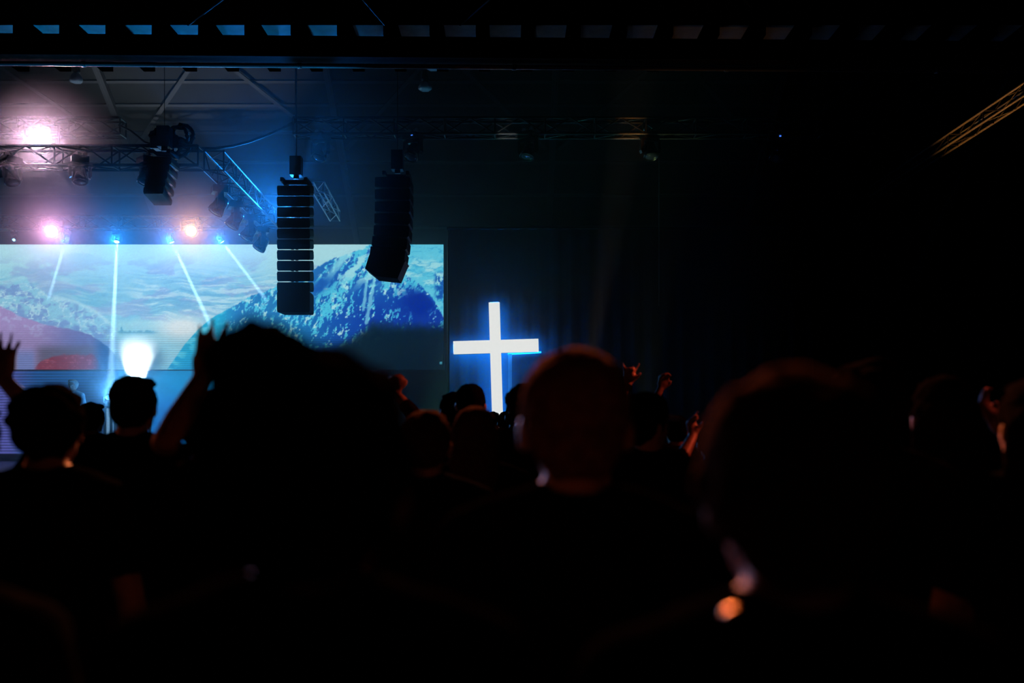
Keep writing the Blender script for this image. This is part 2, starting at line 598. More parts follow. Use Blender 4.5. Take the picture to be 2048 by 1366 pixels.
def flood(px, py, Y, r, col, lens_strength, power, label, cone):
    p = at(px, py, Y)
    t = empty('flood_lamp', p, label, 'stage light', FG)
    MB().lathe([(r * 0.45, 0.20), (r * 0.9, 0.12), (r * 1.06, 0.0), (r * 1.1, -0.05), (r * 1.02, -0.05), (r * 0.98, -0.01)], 24).obj('housing', M_black, t, True).rotation_euler = (-math.pi / 2, 0, 0)
    lens = MB().lathe([(r, 0.0), (r * 0.8, -0.015), (r * 0.4, -0.03), (0.005, -0.034)], 24).obj('lens', emit('flood_lens_%d' % px, col, lens_strength), t, True)
    lens.rotation_euler = (-math.pi / 2, 0, 0)
    y = MB()
    y.box((0, 0.02, r + 0.09), (2 * r + 0.2, 0.05, 0.02))
    for sx in (-1, 1):
        y.box((sx * (r + 0.09), 0.02, (r + 0.09) / 2), (0.02, 0.05, r + 0.09))
        y.tube((sx * (r + 0.1), 0.02, 0), (sx * r * 1.02, 0.02, 0), 0.015)
    y.box((0, 0.15, r + 0.09), (0.05, 0.30, 0.05))
    y.obj('bracket', M_black, t)
    lamp('flood_light', 'SPOT', p + Vector((0, -0.06, 0)), power, col, aim=(0, 0, 1.6), spot=cone, blend=1.0, radius=0.06)
    return t


flood(82, 286, 16.7, 0.20, (1.0, 0.60, 0.84), 3.2, 1600, 'large pink white floodlight glaring at the upper left', 34)
flood(104, 463, 21.15, 0.15, (1.0, 0.42, 0.66), 4.0, 1700, 'pink floodlight glaring above the left of the screen', 14)
flood(383, 462, 21.15, 0.13, (1.0, 0.42, 0.16), 5.0, 1500, 'orange floodlight glaring above the screen', 14)


# ------------------------------------------------------------------ loudspeakers
def speaker_box(w, h, d, taper, m=M_grille):
    """front baffle at -Y; the back is lower than the front"""
    mb = MB()
    b = 0.03
    prof = [(-w / 2 + b * 0.4, -h / 2), (w / 2 - b * 0.4, -h / 2), (w / 2, -h / 2 + b), (w / 2, h / 2 - b), (w / 2 - b * 0.4, h / 2), (-w / 2 + b * 0.4, h / 2), (-w / 2, h / 2 - b), (-w / 2, -h / 2 + b)]
    A = [(x, -d / 2, z) for x, z in prof]
    B = [(x * 0.92, d / 2, z * taper) for x, z in prof]
    n = len(prof)
    mb.add(A + B, [tuple(range(n)), tuple(range(2 * n - 1, n - 1, -1))] + [(i, i + n, (i + 1) % n + n, (i + 1) % n) for i in range(n)])
    return mb.mesh('speaker_box', m)


def fly_frame(t, w, d, ztop):
    m = MB()
    for sx in (-1, 1):
        m.box((sx * w * 0.36, 0, ztop + 0.05), (0.05, d, 0.06))
    m.box((0, 0, ztop + 0.05), (w * 0.76, 0.06, 0.06))
    m.obj('fly_frame', M_blackalu, t)
    h = MB()
    h.box((0, 0, ztop + 0.30), (0.18, 0.18, 0.30)).box((0, 0, ztop + 0.13), (0.08, 0.05, 0.06))
    h.obj('chain_hoist', M_black, t)


# straight column
Ysp = 16.0
c0, c1 = at(560, 370, Ysp), at(625, 628, Ysp)
w = c1.x - c0.x
pitch = 21.45 / F * Ysp
t = empty('line_array', ((c0.x + c1.x) / 2, Ysp, c1.z), 'straight hanging black loudspeaker column in front of the screen', 'loudspeaker', 'hanging loudspeaker columns')
me_sp = speaker_box(w, pitch - 0.016, 0.42, 1.0)
me_sp_big = speaker_box(w, pitch * 2 - 0.014, 0.42, 1.0)
put('speaker_box', me_sp_big, t, (0, 0, pitch))
for i in range(10):
    put('speaker_box', me_sp, t, (0, 0, pitch * (2.5 + i)), Euler((math.atan((c1.z + pitch * (2.5 + i) - EYE) / Ysp), 0, 0)).to_quaternion())
for i in range(2, 12):
    for sx in (-0.05, 0.0):
        MB().box((sx * 1.4 + 0.03, -0.1, pitch * i), (0.04, 0.06, 0.03)).obj('link_bracket', M_black, t)
fly_frame(t, w, 0.4, pitch * 12)
rod('hoist_chain', (0, 0, pitch * 12 + 0.4), (0, 0, roof_z(Ysp) - c1.z - 0.1), 0.005, M_cable, t)

# curved column, seen from the side
Yc = 15.5
t = empty('line_array', at(795, 560, Yc), 'curved hanging black loudspeaker column beside the mountain picture', 'loudspeaker', 'hanging loudspeaker columns')
root = t.location.copy()
bw = 69 / F * Yc
bh = 24.0 / F * Yc
me_c = MB()
hh = bh - 0.012
me_c.prism([(-bw / 2, -hh / 2 * 0.80), (-bw / 2 + 0.03, -hh / 2 * 0.86), (bw / 2 - 0.02, -hh / 2), (bw / 2, -hh / 2 + 0.02), (bw / 2, hh / 2 - 0.02), (bw / 2 - 0.02, hh / 2), (-bw / 2 + 0.03, hh / 2 * 0.86), (-bw / 2, hh / 2 * 0.80)], -0.26, 0.26)
me_c = me_c.mesh('speaker_box', M_grille)
# path of box fronts/backs down the column: image points of box centres and tilt in degrees
pts = [(789, 372, 0), (789, 396, 0), (789, 420, 0), (788, 444, 1), (786.5, 468, 3), (783, 491, 6)]
ang = 0
for (px, py, a) in pts:
    p = at(px, py, Yc) - root
    put('speaker_box', me_c, t, p, Euler((0, math.radians(a), 0)).to_quaternion())
p = at(779, 513, Yc) - root
put('speaker_box', me_c, t, p, Euler((0, math.radians(9), 0)).to_quaternion())
me_low = MB()
q = lambda px, py: (((px - 795) / F * Yc), ((560 - py) / F * Yc))
me_low.prism([q(743, 516), q(815, 527), q(812, 531), q(799, 562), q(754, 557), q(735, 542)], -0.26, 0.26)
lo_ = me_low.obj('speaker_box', M_grille, t)
fly_frame(t, 0.5, 0.5, at(795, 360, Yc).z - root.z)
for ob in t.children:
    if ob.name.startswith(('fly_frame', 'chain_hoist')):
        ob.location.x = 0.0
rod('hoist_chain', (0, 0, at(795, 350, Yc).z - root.z + 0.4), (0, 0, 9.0), 0.005, M_cable, t)

# back view column under the cable bundle
Yk = 14.6
t = empty('line_array', at(329, 404, Yk), 'short dark loudspeaker column hanging under the cable bundle', 'loudspeaker', 'hanging loudspeaker columns')
wk = 46 / F * Yk
me_k = speaker_box(wk, 16.6 / F * Yk - 0.008, 0.4, 0.95, M_black)
for i in range(5):
    put('speaker_box', me_k, t, (-0.012 * (4 - i), -0.03 * (4 - i), (8 + 17 * i) / F * Yk), Euler((math.radians(-3 * (4 - i)), 0, 0)).to_quaternion(), (0.86 + 0.035 * i, 1, 1))
fly_frame(t, wk, 0.4, 88 / F * Yk)
rod('hoist_chain', (0, 0, 88 / F * Yk + 0.4), (0, 0, 8.5), 0.005, M_cable, t)

# cable bundle on the truss
t = empty('cable_bundle', at(338, 298, 14.9), 'dark heap of coiled cables on top of the lower left truss', 'cable')
rr = random.Random(3)
for k in range(9):
    cx, cz = rr.uniform(-0.22, 0.28), rr.uniform(0.02, 0.22)
    if cx < 0:
        cz += 0.08
    R = rr.uniform(0.09, 0.15)
    tilt = Euler((rr.uniform(-0.6, 0.6), rr.uniform(-0.5, 0.5), 0)).to_matrix()
    ptsl = [tilt @ Vector((R * math.cos(a), rr.uniform(-0.05, 0.05), R * math.sin(a))) + Vector((cx, 0, cz)) for a in [2 * math.pi * i / 22 for i in range(23)]]
    MB().path(ptsl, 0.03, 7).obj('cable_coil', M_cable, t, True)
MB().box((-0.05, 0, 0.09), (0.42, 0.2, 0.2)).obj('cable_tray', M_black, t, bevel=0.02)
# sagging feed cable between the trusses
ca = [(376, 296, 15.0), (400, 297, 15.1), (430, 297, 15.3), (466, 292, 15.6), (500, 283, 15.9), (535, 270, 16.3), (565, 256, 16.7), (592, 243, 17.0)]
cab = MB().path([at(*p) for p in ca], 0.022, 8).obj('feed_cable', M_cable, smooth=True)
tag(cab, 'black cable sagging between the two lighting trusses', 'cable')
cab2 = MB().path([at(238, 250, 16.9), at(262, 262, 16.5), at(290, 285, 15.6), at(312, 292, 15.0)], 0.018, 8).obj('feed_cable', M_cable, smooth=True)
tag(cab2, 'thin cable running down to the cable heap from the left truss', 'cable')
wire = rod('drop_wire', (at(1318, 0, 17).x, 17.0, Zt - 0.12), at(1318, 612, 17), 0.005, M_alu)
tag(wire, 'thin vertical wire hanging in the dark right of the cross', 'wire')


# ------------------------------------------------------------------ video screen
def hash2(ix, iy, seed):
    n = (ix.astype(np.int64) * 374761393 + iy.astype(np.int64) * 668265263 + seed * 1274126177) & 0xFFFFFFFF
    n = ((n ^ (n >> 13)) * 1274126177) & 0xFFFFFFFF
    n = n ^ (n >> 16)
    return (n & 0xFFFF) / 65535.0


def vnoise(x, y, seed=0):
    ix, iy = np.floor(x), np.floor(y)
    fx, fy = x - ix, y - iy
    fx = fx * fx * (3 - 2 * fx)
    fy = fy * fy * (3 - 2 * fy)
    a = hash2(ix, iy, seed)
    b = hash2(ix + 1, iy, seed)
    c = hash2(ix, iy + 1, seed)
    d = hash2(ix + 1, iy + 1, seed)
    return (a * (1 - fx) + b * fx) * (1 - fy) + (c * (1 - fx) + d * fx) * fy


def fbm(x, y, seed=0, oct=5, gain=0.55):
    v = 0
    a = 1.0
    tot = 0
    for o in range(oct):
        v = v + a * vnoise(x * 2 ** o, y * 2 ** o, seed + o * 17)
        tot += a
        a *= gain
    return v / tot


def ss(a, b, x):
    t = np.clip((x - a) / (b - a), 0, 1)
    return t * t * (3 - 2 * t)


def mix(a, b, t):
    return a + (b - a) * t[..., None]


def col(*c):
    return np.array(c, dtype=float)


def picture(x, y):
    """winter mountain view; x, y in picture units, colours as sRGB 0-255"""
    n1 = fbm(x / 90, y / 22, 1)
    n2 = fbm(x / 26, y / 12, 5)
    n3 = fbm(x / 9, y / 7, 9)
    sky = mix(np.broadcast_to(col(166, 216, 224), x.shape + (3,)), col(124, 188, 212), ss(505, 590, y))
    wv = 60 * (fbm(x / 120, y / 80, 81, 3) - 0.5)
    tone = fbm((x + wv) / 46, (y + 0.6 * wv) / 20, 83, 5)
    sky = mix(sky, col(138, 168, 206), 0.80 * ss(0.46, 0.60, tone) * ss(500, 550, y))
    sky = mix(sky, col(104, 176, 206), 0.60 * ss(0.52, 0.64, fbm((x - wv) / 60, (y + wv) / 16, 85)) * ss(530, 580, y))
    strata = fbm((x + 0.5 * wv) / 34, (y + 0.9 * wv) / 3.6, 87, 4, 0.6)
    amp = ss(515, 575, y) * (0.45 + 0.55 * ss(240, 300, x))
    sky = mix(sky, col(186, 220, 226), 0.75 * ss(0.54, 0.66, strata) * amp)
    sky = mix(sky, col(92, 160, 198), 0.55 * ss(0.44, 0.34, strata) * amp)
    img = sky
    # pale hump at top left
    hump = 505 + 0.012 * (x - 155) ** 2 / 4
    img = mix(img, col(136, 196, 208), 0.6 * ss(hump - 1, hump + 3, y) * ss(560, 500, y) * ss(120, 150, x) * ss(200, 170, x))
    # left massif with rocks and ridges
    r1 = np.interp(x, [-340, -100, 0, 60, 105, 150, 190, 230, 300], [560, 575, 572, 566, 592, 603, 622, 655, 700])
    m = ss(r1 - 3, r1 + 3, y + 6 * (n3 - 0.5))
    rock = mix(np.broadcast_to(col(132, 190, 214), x.shape + (3,)), col(112, 148, 198), ss(0.42, 0.60, 0.6 * n2 + 0.4 * n3))
    crack = np.abs(fbm(x / 22, y / 15, 33) - 0.5) * 2
    rock = mix(rock, col(178, 216, 228), 0.8 * ss(0.10, 0.02, crack))
    rock = mix(rock, col(104, 138, 190), 0.6 * ss(0.56, 0.68, fbm(x / 14, y / 16, 77)) * ss(140, 155, x))
    img = mix(img, rock, m * ss(250, 228, x))
    ridge = np.exp(-((y - r1) / 4.0) ** 2)
    img = mix(img, col(176, 218, 228), 0.7 * ridge * ss(90, 120, x) * ss(240, 215, x))
    # violet slope
    r2 = np.interp(x, [-340, -60, 0, 50, 95, 150, 185, 215, 240], [590, 600, 612, 636, 650, 660, 672, 692, 720]) + 7 * (n3 - 0.5)
    slope = mix(np.broadcast_to(col(152, 132, 184), x.shape + (3,)), col(102, 108, 168), ss(60, 170, x))
    slope = mix(slope, col(170, 178, 218), 0.6 * ss(0.52, 0.64, n3) * ss(r2 + 50, r2 + 8, y) * ss(130, 60, x))
    slope = mix(slope, col(88, 84, 104), 0.85 * ss(682, 704, y) * ss(58, 90, x) * ss(215, 170, x))
    slope = mix(slope, col(126, 108, 112), 0.8 * ss(695, 715, y) * ss(45, 20, x))
    slope = mix(slope, col(104, 126, 186), 0.8 * ss(690, 715, y) * ss(28, 40, x) * ss(75, 62, x))
    rr_ = np.interp(x, [60, 80, 105, 130, 190, 200], [742, 724, 714, 709, 710, 730]) + 8 * (n3 - 0.5)
    slope = mix(slope, col(126, 40, 56), 0.92 * ss(rr_ - 2, rr_ + 3, y) * ss(66, 78, x) * ss(206, 192, x))
    slope = mix(slope, col(170, 96, 112), 0.7 * ss(rr_ - 2, rr_ + 3, y) * ss(0.60, 0.70, fbm(x / 5, y / 4, 55)) * ss(80, 90, x) * ss(206, 192, x))
    slope = mix(slope, col(20, 66, 130), 0.9 * ss(180, 212, x))
    img = mix(img, slope, ss(r2 - 2, r2 + 2, y) * ss(238, 226, x))
    # snowy valley floor
    v = ss(632, 644, y - 5 * (n2 - 0.5) - 0.10 * np.abs(x - 275)) * ss(222, 240, x)
    img = mix(img, col(150, 206, 216), 0.8 * v)
    glowv = np.exp(-((x - 365) / 48) ** 2 - ((y - 655) / 24) ** 2)
    img = mix(img, col(214, 224, 222), np.clip(1.2 * glowv, 0, 1))
    tr = 666 - 7 * fbm(x / 4, x * 0 + 3, 91) - 9 * ss(0.55, 0.9, vnoise(x / 4.5, x * 0, 14)) * ss(0.35, 0.6, vnoise(x / 22, x * 0, 15))
    img = mix(img, col(70, 150, 182), 0.8 * ss(tr - 1, tr + 1, y) * ss(670, 664, y) * ss(232, 240, x) * ss(322, 300, x))
    # right-hand hill
    hx = [296, 330, 370, 400, 430, 470, 500, 530, 560, 600, 640, 670, 690, 720, 750, 800, 830, 860, 887, 900]
    hy = [806, 745, 688, 655, 632, 612, 594, 584, 572, 560, 532, 517, 511, 500, 487, 470, 470, 470, 470, 470]
    rh = np.interp(x, hx, hy) - 5 * (fbm(x / 4.0, x * 0 + 7, 63, 3) - 0.3) * ss(430, 480, x)
    base = mix(np.broadcast_to(col(0, 158, 196), x.shape + (3,)), col(22, 112, 176), ss(430, 480, x))
    base = mix(base, col(14, 88, 176), ss(590, 680, x))
    base = mix(base, col(8, 52, 158), ss(560, 640, y) * ss(620, 760, x))
    base = mix(base, col(0, 118, 190), ss(690, 800, y) * ss(450, 380, x))
    sx_ = x + 0.30 * (y - 560)
    streak = fbm(sx_ / 6.0, y / 15.0, 41, 4, 0.6)
    fleck = fbm(sx_ / 3.2, y / 5.5, 47, 3, 0.7)
    cover = 0.50 + 0.5 * (fbm(x / 42, y / 34, 51) - 0.5)
    dens = cover + 0.10 * ss(600, 540, y) * ss(640, 740, x)
    snow = ss(0.0, 0.07, (0.55 * streak + 0.45 * fleck) - (1.02 - dens))
    img_h = mix(base, mix(np.broadcast_to(col(74, 190, 220), x.shape + (3,)), col(168, 222, 228), ss(0.5, 0.7, n3)), snow * ss(425, 455, x))
    # left cyan slope with pale patches near its edge
    img_h = mix(img_h, col(110, 205, 222), 0.75 * ss(0.50, 0.60, n2) * ss(rh + 50, rh + 5, y) * ss(465, 430, x))
    # slanting snow couloirs under the summit
    cu = (x - 690) * 0.80 + (y - 545) * 0.78
    stripe = np.sin(cu / 5.6 + 5 * (n2 - 0.5))
    reg = np.exp(-((x - 718) / 42) ** 2 - ((y - 535) / 30) ** 2)
    img_h = mix(img_h, col(150, 216, 226), np.clip(1.5 * reg, 0, 1) * ss(0.0, 0.5, stripe))
    img_h = mix(img_h, col(96, 190, 220), 0.75 * ss(505, 492, y) * ss(735, 760, x))
    # long white rib and gully
    for (ax, ay, bx, by, wd) in ((690, 512, 655, 560, 9), (735, 552, 727, 618, 4), (752, 540, 733, 645, 5)):
        tt = np.clip(((x - ax) * (bx - ax) + (y - ay) * (by - ay)) / ((bx - ax) ** 2 + (by - ay) ** 2), 0, 1)
        dd = np.hypot(x - ax - tt * (bx - ax), y - ay - tt * (by - ay)) + 6 * (n3 - 0.5)
        img_h = mix(img_h, col(128, 208, 226), 0.75 * ss(wd, wd * 0.4, dd))
    # pale upper right bowl
    rb = np.interp(x, [760, 800, 815, 840, 862, 878, 890], [560, 542, 552, 570, 592, 618, 640]) + 8 * (fleck - 0.5)
    bowl = mix(np.broadcast_to(col(92, 194, 220), x.shape + (3,)), col(150, 214, 224), ss(0.45, 0.65, n2) * ss(505, 530, y))
    bowl = mix(bowl, col(40, 156, 204), 0.7 * ss(0.10, 0.0, np.abs(fbm(x / 30, y / 10, 71) - 0.5) * 2))
    img_h = mix(img_h, bowl, ss(rb + 2, rb - 2, y) * ss(772, 800, x))
    dk = ss(866, 876, x + 8 * (fleck - 0.5)) * ss(540, 552, y) * ss(606, 594, y - 0.6 * (x - 875))
    img_h = mix(img_h, col(16, 84, 170), dk * ss(0.40, 0.55, fbm(x / 7, y / 9, 29)))
    # deep blue shadowed forest
    df = np.exp(-((x - 838) / 36) ** 2 - ((y - 606) / 26) ** 2)
    img_h = mix(img_h, col(0, 34, 146), np.clip(1.5 * df, 0, 1) * ss(rb + 3, rb + 14, y))
    df2 = np.exp(-((x - 640) / 26) ** 2 - ((y - 572 + 0.5 * (x - 640)) / 13) ** 2)
    img_h = mix(img_h, col(10, 78, 170), np.clip(1.2 * df2, 0, 0.9))
    img = mix(img, img_h, ss(rh - 1.5, rh + 1.5, y))
    # the picture is dark at the foot of the right-hand part
    fade_y = np.interp(x, [560, 620, 680, 720, 745, 800, 890], [720, 712, 690, 668, 648, 652, 654])
    fa = ss(fade_y + 16, fade_y - 14, y + 14 * (streak - 0.5)) * 0.97 + 0.03
    fa = np.where(x < 480, 1.0, 1 - (1 - fa) * ss(480, 600, x))
    img = mix(np.broadcast_to(col(0, 16, 26), x.shape + (3,)), img, fa)
    # rows of diodes
    rows = 0.5 + 0.5 * np.sin(2 * np.pi * y / 4.4)
    img = img * (1 - 0.20 * rows * ss(640, 690, y))[..., None]
    # fine sensor-like sparkle of the diodes
    img = img * (1 + 0.06 * (hash2(np.floor(x / 1.7), np.floor(y / 1.25), 3) - 0.5))[..., None]
    sp = (hash2(np.floor(x / 4), np.floor(y / 4), 8) > 0.997) & (x > 790) & (y > 690)  # specks of equipment lights painted into the picture
    img = np.where(sp[..., None], col(60, 130, 150), img)
    return img


def picture_low(x, y):
    n = fbm(x / 40, y / 18, 13)
    b = mix(np.broadcast_to(col(92, 96, 186), x.shape + (3,)), col(18, 92, 166), ss(10, 90, x))
    b = mix(b, col(6, 34, 82), ss(750, 805, y) * ss(30, 140, x))
    b = mix(b, col(8, 44, 110), ss(150, 205, x) * 0.8)
    b = mix(b, col(0, 128, 186), ss(222, 245, x))  # from here rightwards blue lit haze is painted into the wall picture
    b = mix(b, col(0, 96, 176), ss(760, 830, y) * ss(222, 245, x))
    b = mix(b, col(0, 14, 24), ss(470, 560, x))
    b = b * (0.92 + 0.16 * n)[..., None]
    rows = 0.5 + 0.5 * np.sin(2 * np.pi * y / 5.7)
    return b * (1 - 0.42 * rows * ss(250, 200, x))[..., None]


YS = 22.0


def led_surface(name, x0, x1, y0, y1, dx, dy, fn, parent, gain=1.0):
    nx, ny = int((x1 - x0) / dx) + 1, int((y1 - y0) / dy) + 1
    xs, ys = np.linspace(x0, x1, nx), np.linspace(y0, y1, ny)
    X, Yv = np.meshgrid(xs, ys)
    im = np.clip(fn(X, Yv), 0, 255) / 255.0
    lin = np.where(im <= 0.04045, im / 12.92, ((im + 0.055) / 1.055) ** 2.4)
    co = np.zeros((ny * nx, 3), dtype=np.float32)
    co[:, 0] = ((X.ravel() - 1024) / F * YS)
    co[:, 1] = YS
    co[:, 2] = EYE + (HOR - Yv.ravel()) / F * YS
    idx = np.arange(nx * ny).reshape(ny, nx)
    fc = np.stack([idx[1:, :-1], idx[1:, 1:], idx[:-1, 1:], idx[:-1, :-1]], -1).reshape(-1, 4)
    me = bpy.data.meshes.new(name)
    me.vertices.add(nx * ny)
    me.vertices.foreach_set('co', co.ravel())
    me.loops.add(fc.size)
    me.loops.foreach_set('vertex_index', fc.ravel().astype(np.int32))
    me.polygons.add(len(fc))
    me.polygons.foreach_set('loop_start', np.arange(0, fc.size, 4, dtype=np.int32))
    me.update(calc_edges=True)
    ca_ = me.color_attributes.new('picture', 'FLOAT_COLOR', 'POINT')
    rgba = np.ones((nx * ny, 4), dtype=np.float32)
    rgba[:, :3] = lin.reshape(-1, 3)
    ca_.data.foreach_set('color', rgba.ravel())
    m = bpy.data.materials.new('led_picture')
    m.cycles.emission_sampling = 'NONE'
    m.use_nodes = True
    nt = m.node_tree
    nt.nodes.clear()
    a = nt.nodes.new('ShaderNodeAttribute')
    a.attribute_name = 'picture'
    e = nt.nodes.new('ShaderNodeEmission')
    e.inputs['Strength'].default_value = gain
    o = nt.nodes.new('ShaderNodeOutputMaterial')
    nt.links.new(a.outputs['Color'], e.inputs['Color'])
    nt.links.new(e.outputs[0], o.inputs['Surface'])
    me.materials.append(m)
    ob = bpy.data.objects.new(name, me)
    link(ob, parent)
    return ob


def screen_thing(name, label, x0, x1, y0, y1, fn, dx, dy, gain=1.0):
    t = empty(name, (0, 0, 0), label, 'screen')
    led_surface('picture_surface', x0, x1, y0, y1, dx, dy, fn, t, gain)
    a, b = at(x0, y1, YS), at(x1, y0, YS)
    MB().box(((a.x + b.x) / 2, YS + 0.07, (a.z + b.z) / 2), (b.x - a.x + 0.02, 0.12, b.z - a.z + 0.02)).obj('housing', M_black, t)
    return t


screen_thing('video_screen', 'wide bright video screen showing snowy blue mountains', -330, 887, 489, 739, picture, 1.7, 1.25, 1.15)
screen_thing('video_screen', 'low striped blue video wall under the mountain screen', -330, 640, 741.6, 908, picture_low, 3.4, 1.35, 1.0)

# ------------------------------------------------------------------ stage, drape, cross
ST = 0.80
st = MB().box((-4.2, 20.2, ST / 2 - 0.02), (22, 7.6, ST - 0.04)).obj('stage_platform', M_stage)
tag(st, 'low dark stage platform under the screen', 'stage')
td = MB()
nx = 160
dx0, dx1 = at(900, 0, 18.7).x, 5.6
A = []
for i in range(nx + 1):
    xx = dx0 + (dx1 - dx0) * i / nx
    A.append((xx, 18.56 + 0.010 * math.sin(i * 0.9) + 0.005 * math.sin(i * 2.3 + 1)))
V = [(p[0], p[1], ST) for p in A] + [(p[0], p[1], 5.2) for p in A] + [(p[0], p[1] + 0.02, 5.2) for p in A] + [(p[0], p[1] + 0.02, ST) for p in A]
n = nx + 1
td.add(V, [(i, i + 1, n + i + 1, n + i) for i in range(nx)] + [(n + i, n + i + 1, 2 * n + i + 1, 2 * n + i) for i in range(nx)] + [(2 * n + i, 2 * n + i + 1, 3 * n + i + 1, 3 * n + i) for i in range(nx)])
dr = td.obj('halo_drape', M_drape, smooth=True)  # added backdrop, set close behind the cross so the halo shows
tag(dr, 'tall added black drape catching the blue halo behind the glowing cross', 'drape')
rd = rod('drape_rail', (dx0 - 0.05, 18.58, 5.22), (dx1 + 0.05, 18.58, 5.22), 0.03, M_black)
tag(rd, 'black rail holding the added drape behind the cross', 'rail')
for xx, lab in ((dx0 - 0.02, 'left'), (dx1 + 0.02, 'right')):
    u = MB().tube((xx, 18.68, ST), (xx, 18.68, 5.2), 0.03).tube((xx, 18.68, ST), (xx, 18.68, ST + 0.02), 0.22, n=16).obj('drape_stand', M_black, smooth=False)
    tag(u, 'black upright stand at the %s end of the added drape rail' % lab, 'stand')

YX = 18.2
cr = empty('cross', (at(998, 0, YX).x, YX, ST), 'tall glowing white cross with a blue halo on the stage', 'cross')
cr.rotation_euler = (0, math.radians(-1.7), 0)
xc = cr.location.x
ztop = at(0, 604.5, YX).z - ST
zarm = at(0, 693, YX).z - ST
vw, aw = 22.0 / F * YX / 2, 26.2 / F * YX / 2
al = 170.5 / F * YX / 2
dxa = at(999, 0, YX).x - xc
prof = [(-vw, 0.02), (vw, 0.02), (vw, zarm - aw), (al + dxa, zarm - aw), (al + dxa, zarm + aw), (vw, zarm + aw), (vw, ztop), (-vw, ztop), (-vw, zarm + aw), (-al + dxa, zarm + aw), (-al + dxa, zarm - aw), (-vw, zarm - aw)]
MB().prism(prof, -0.012, 0.0).obj('front_panel', emit('cross_white', srgb(238, 240, 238), 0.98), cr)
inset = 0.012
side = [(x * (1 - inset / abs(x)) if x else x, z - inset * (1 if z > zarm else -1) * (0 if abs(x) > vw * 1.5 else 1)) for x, z in prof]
MB().prism([(x * 0.97, z) for x, z in prof], 0.0, 0.12).obj('shell', M_shell, cr)
BL = emit('cross_blue', (0.0, 0.20, 1.0), 60.0)  # added blue glow behind the cross that makes its halo
bk = MB()
bk.box((0, 0.150, (ztop + 0.1) / 2), (vw * 1.5, 0.02, ztop - 0.06))
bk.obj('added_halo_light', BL, cr)
bk = MB()
bk.box(((al + vw) / 2, 0.150, zarm), (al - vw, 0.02, aw * 1.4)).obj('added_halo_light', BL, cr)
bk = MB()
bk.box((-(al + vw) / 2, 0.150, zarm), (al - vw, 0.02, aw * 1.4)).obj('added_halo_light', BL, cr)
for sx in (-1, 1):
    MB().box((sx * 0.25, 0.07, 0.02), (0.5, 0.25, 0.04)).obj('foot', M_black, cr)
# pale bracket frame behind the cross
br = empty('bracket_frame', at(1020, 0, 18.45) * 1.0, 'pale bracket frame behind the right arm of the cross', 'frame')
br.location.z = ST
pz = at(0, 708, 18.45).z - ST
MB().box((0, 0, pz / 2), (0.07, 0.04, pz)).obj('post', M_shell, br)
o = MB().box((0.27, 0, 0), (0.62, 0.04, 0.03)).obj('arm', M_white, br)
o.location.z = pz
o.rotation_euler = (0, math.radians(-3.2), 0)
MB().box((0, 0.0, 0.015), (0.4, 0.1, 0.03)).obj('foot', M_black, br)

# ------------------------------------------------------------------ stage-floor lamps
FLG = 'lamps standing on the stage floor'


def floor_lamp(px, Y, aim_px, aimY, colr, power, spot, label, s=0.8, lens=20.0, z=None, blend=0.5, rad=0.05):
    p = at(px, 800, Y)
    p.z = ST + 0.30 * s if z is None else z
    q = at(aim_px[0], aim_px[1], aimY)
    d = (q - p).normalized()
    moving_head(p, d, label, emit('floor_lens_%d' % px, colr, lens), FLG, s, floor=True)
    lamp('floor_beam', 'SPOT', p + d * 0.14 * s, power, colr, aim=q, spot=spot, blend=blend, radius=rad)
    return p


# short riser that lifts the blue lamp seen between two heads
def riser(px, Y, ztop, label, w=0.5):
    p = at(px, 800, Y)
    t = empty('lamp_riser', (p.x, Y, ST), label, 'riser', 'black lamp risers on the stage')
    h = ztop - ST
    MB().box((0, 0, h - 0.02), (w, w, 0.04)).obj('top', M_matte, t)
    for a in (-1, 1):
        for b in (-1, 1):
            MB().box((a * (w / 2 - 0.03), b * (w / 2 - 0.03), (h - 0.04) / 2), (0.04, 0.04, h - 0.04)).obj('leg', M_matte, t)
    return t


zb = at(0, 796, 19).z
riser(216, 19.0, zb - 0.155, 'small black riser under the blue floor lamp at left', 0.26)
floor_lamp(216, 19.0, (236, 774), 18.0, (0.10, 0.45, 1.0), 700, 40, 'bright blue floor lamp between the two heads at left', 0.5, 4, z=zb)
lamp('floor_glow', 'POINT', at(216, 792, 18.75), 24, (0.05, 0.35, 1.0), radius=0.05)
zw = at(0, 806, 18.8).z
riser(268, 18.8, zw - 0.217, 'small black riser under the white lamp behind the round head')
floor_lamp(268, 18.8, (281, 640), 19.2, (0.85, 0.97, 1.0), 4200, 50, 'strong white lamp hidden behind the round head', 0.7, 3, blend=0.8, z=zw)
floor_lamp(700, 18.6, (565, 588), 21.95, (0.03, 0.46, 1.0), 40000, 7, 'blue floor lamp behind the large foreground head', 0.8, 20, blend=0.6)
floor_lamp(815, 18.4, (905, 760), 18.0, (0.08, 0.8, 0.45), 240, 40, 'green floor lamp hidden low behind the crowd', 0.6, 2)
floor_lamp(1150, 17.2, (1236, 380), 17.4, (1.0, 0.80, 0.55), 1500, 9, 'faint warm floor lamp sending a beam up right of the cross', 0.6, 2, blend=0.9)
floor_lamp(1285, 17.2, (1300, 560), 17.2, (0.55, 0.75, 0.30), 200, 22, 'faint green floor lamp behind the raised red arm', 0.6, 2, blend=0.9)
floor_lamp(1046, 18.0, (1020, 780), 18.1, (0.2, 0.9, 0.8), 50, 50, 'teal floor lamp at the foot of the cross', 0.6, 2, blend=0.9)

